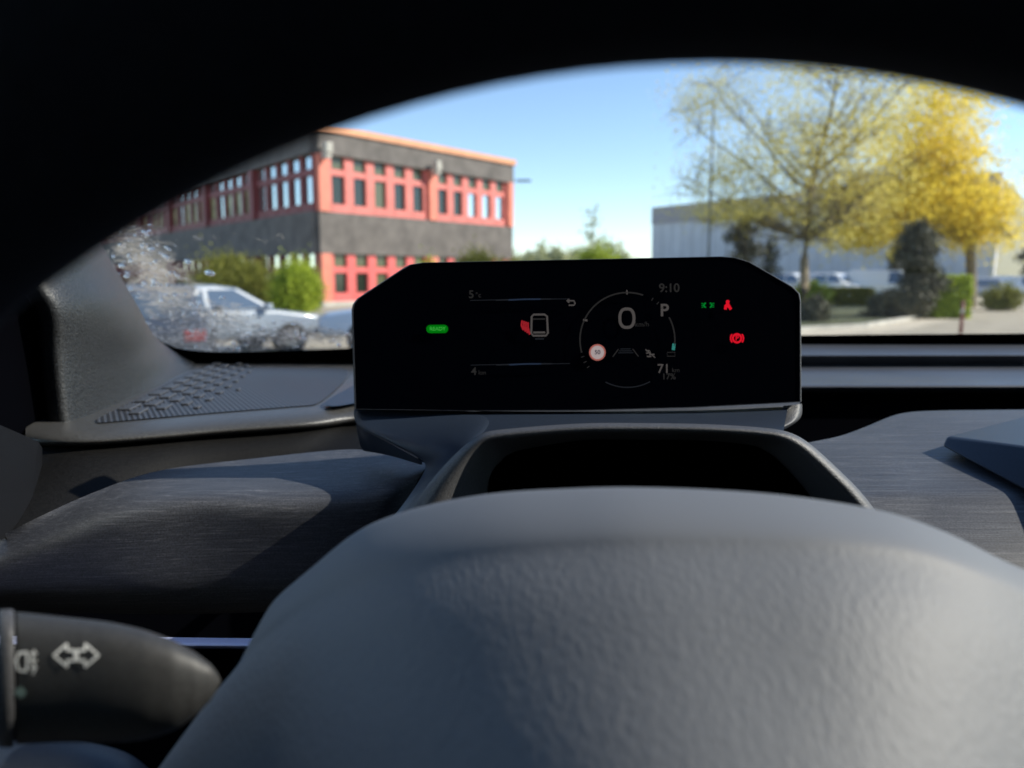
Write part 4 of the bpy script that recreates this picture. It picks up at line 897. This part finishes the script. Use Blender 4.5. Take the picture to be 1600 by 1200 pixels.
# ---------------- indicator stalk
DS = .235
secs = [(-160, 1062, 110), (-60, 1062, 108), (20, 1060, 104), (100, 1062, 98), (170, 1066, 94), (225, 1070, 86), (270, 1071, 71), (305, 1069, 50), (330, 1066, 28), (342, 1064, 10), (345, 1064, 1)]
def sec(u):
    for (a, b, c), (a2, b2, c2) in zip(secs, secs[1:]):
        if a <= u <= a2: break
    us_ = [q[0] for q in secs]; i = max(0, min(len(secs)-2, us_.index(a)))
    p = [Vector(secs[max(0, min(len(secs)-1, i+k))]) for k in (-1, 0, 1, 2)]; t = (u-a)/(a2-a)
    q = 0.5*((2*p[1])+(p[2]-p[0])*t+(2*p[0]-5*p[1]+4*p[2]-p[3])*t*t+(3*p[1]-p[0]-3*p[2]+p[3])*t**3)
    return q[1], max(.6, q[2])
sk = empty('indicator_stalk', P(100, 1060, DS), 'black indicator stalk with white arrow and fog lamp symbols beside the wheel', 'stalk')
NK = 24
def secpt(u, c, h, th, k=1.0):
    co, si = math.cos(th), math.sin(th); e = .8
    yv = math.copysign(abs(co)**e, co)*h*k; zz = math.copysign(abs(si)**e, si)*h*.72*k*DS/F
    return P(u, c-yv, DS-zz)
def skin(nm, ss, k, m, par):
    vs = [secpt(u, c, h, 2*math.pi*j/NK, k) for u, c, h in ss for j in range(NK)]; n = len(ss)
    fs = [(i*NK+j, (i+1)*NK+j, (i+1)*NK+(j+1) % NK, i*NK+(j+1) % NK) for i in range(n-1) for j in range(NK)]
    fs += [tuple(range(NK)), tuple(range((n-1)*NK, n*NK))[::-1]]
    return build(nm, vs, fs, m, par, smooth=True)
fine = []
for i in range(60):
    u = 24+(345-24)*i/59; 
    c, h = sec(u); fine.append((u, c, max(h, .5)))
skin('lever', fine, 1.0, M['stalk'], sk)
skin('collar', [(-2, 1060, 104), (0, 1060, 107), (20, 1060, 107), (22, 1060, 104)], 1.01, M['hood'], sk)
skin('lever_base', [(-160, 1062, 110), (-80, 1061, 107), (-4, 1060, 105)], 1.0, M['stalk'], sk)
def front(u, v, off=.0004):
    c, h = sec(u); yy = (c-v)/h; co = min(1, abs(yy))**(1/.8); si = math.sqrt(max(0, 1-co*co))**.8
    return P(u, v, DS-si*h*.72*DS/F-off)
def sstroke(nm, pts, wpx, m, closed=False):
    vs = []; fs = []; k = len(pts)
    dense = []
    for i in range(k if closed else k-1):
        a, b = Vector(pts[i]), Vector(pts[(i+1) % k])
        for q in range(6): dense.append(a.lerp(b, q/6))
    if not closed: dense.append(Vector(pts[-1]))
    k = len(dense)
    for i in range(k):
        a = dense[(i-1) % k] if closed else dense[max(i-1, 0)]; b = dense[(i+1) % k] if closed else dense[min(i+1, k-1)]
        t = (b-a).normalized(); nn = Vector((-t.y, t.x))*wpx/2
        vs += [front(*(dense[i]+nn)), front(*(dense[i]-nn))]
    for i in range(k if closed else k-1): j = (i+1) % k; fs.append((2*i, 2*i+1, 2*j+1, 2*j))
    return build(nm, vs, fs, m, sk)
cx, cy = 119, 1024
ar = [(2, -8), (14, -8), (14, -18), (35, 0), (14, 18), (14, 8), (2, 8)]
sstroke('arrow_symbol', [(cx+a, cy+b) for a, b in ar], 3.8, M['white_ink'], True); sstroke('arrow_symbol', [(cx-a, cy+b) for a, b in ar], 3.8, M['white_ink'], True)
sstroke('fog_lamp_symbol', [(42, 1019), (30, 1020), (25, 1033), (29, 1047), (41, 1049), (43, 1034)], 3.6, M['white_ink'], True)
for k in range(3): sstroke('fog_lamp_symbol', [(47, 1021+k*11), (58, 1021+k*11)], 3, M['white_ink'])
sstroke('fog_lamp_symbol', [(54, 1015), (50, 1030), (55, 1044), (51, 1054)], 2.6, M['white_ink'])
sstroke('button', [(26, 1082), (32, 1076), (38, 1082), (32, 1088)], 7, M['grey_ink'], True)
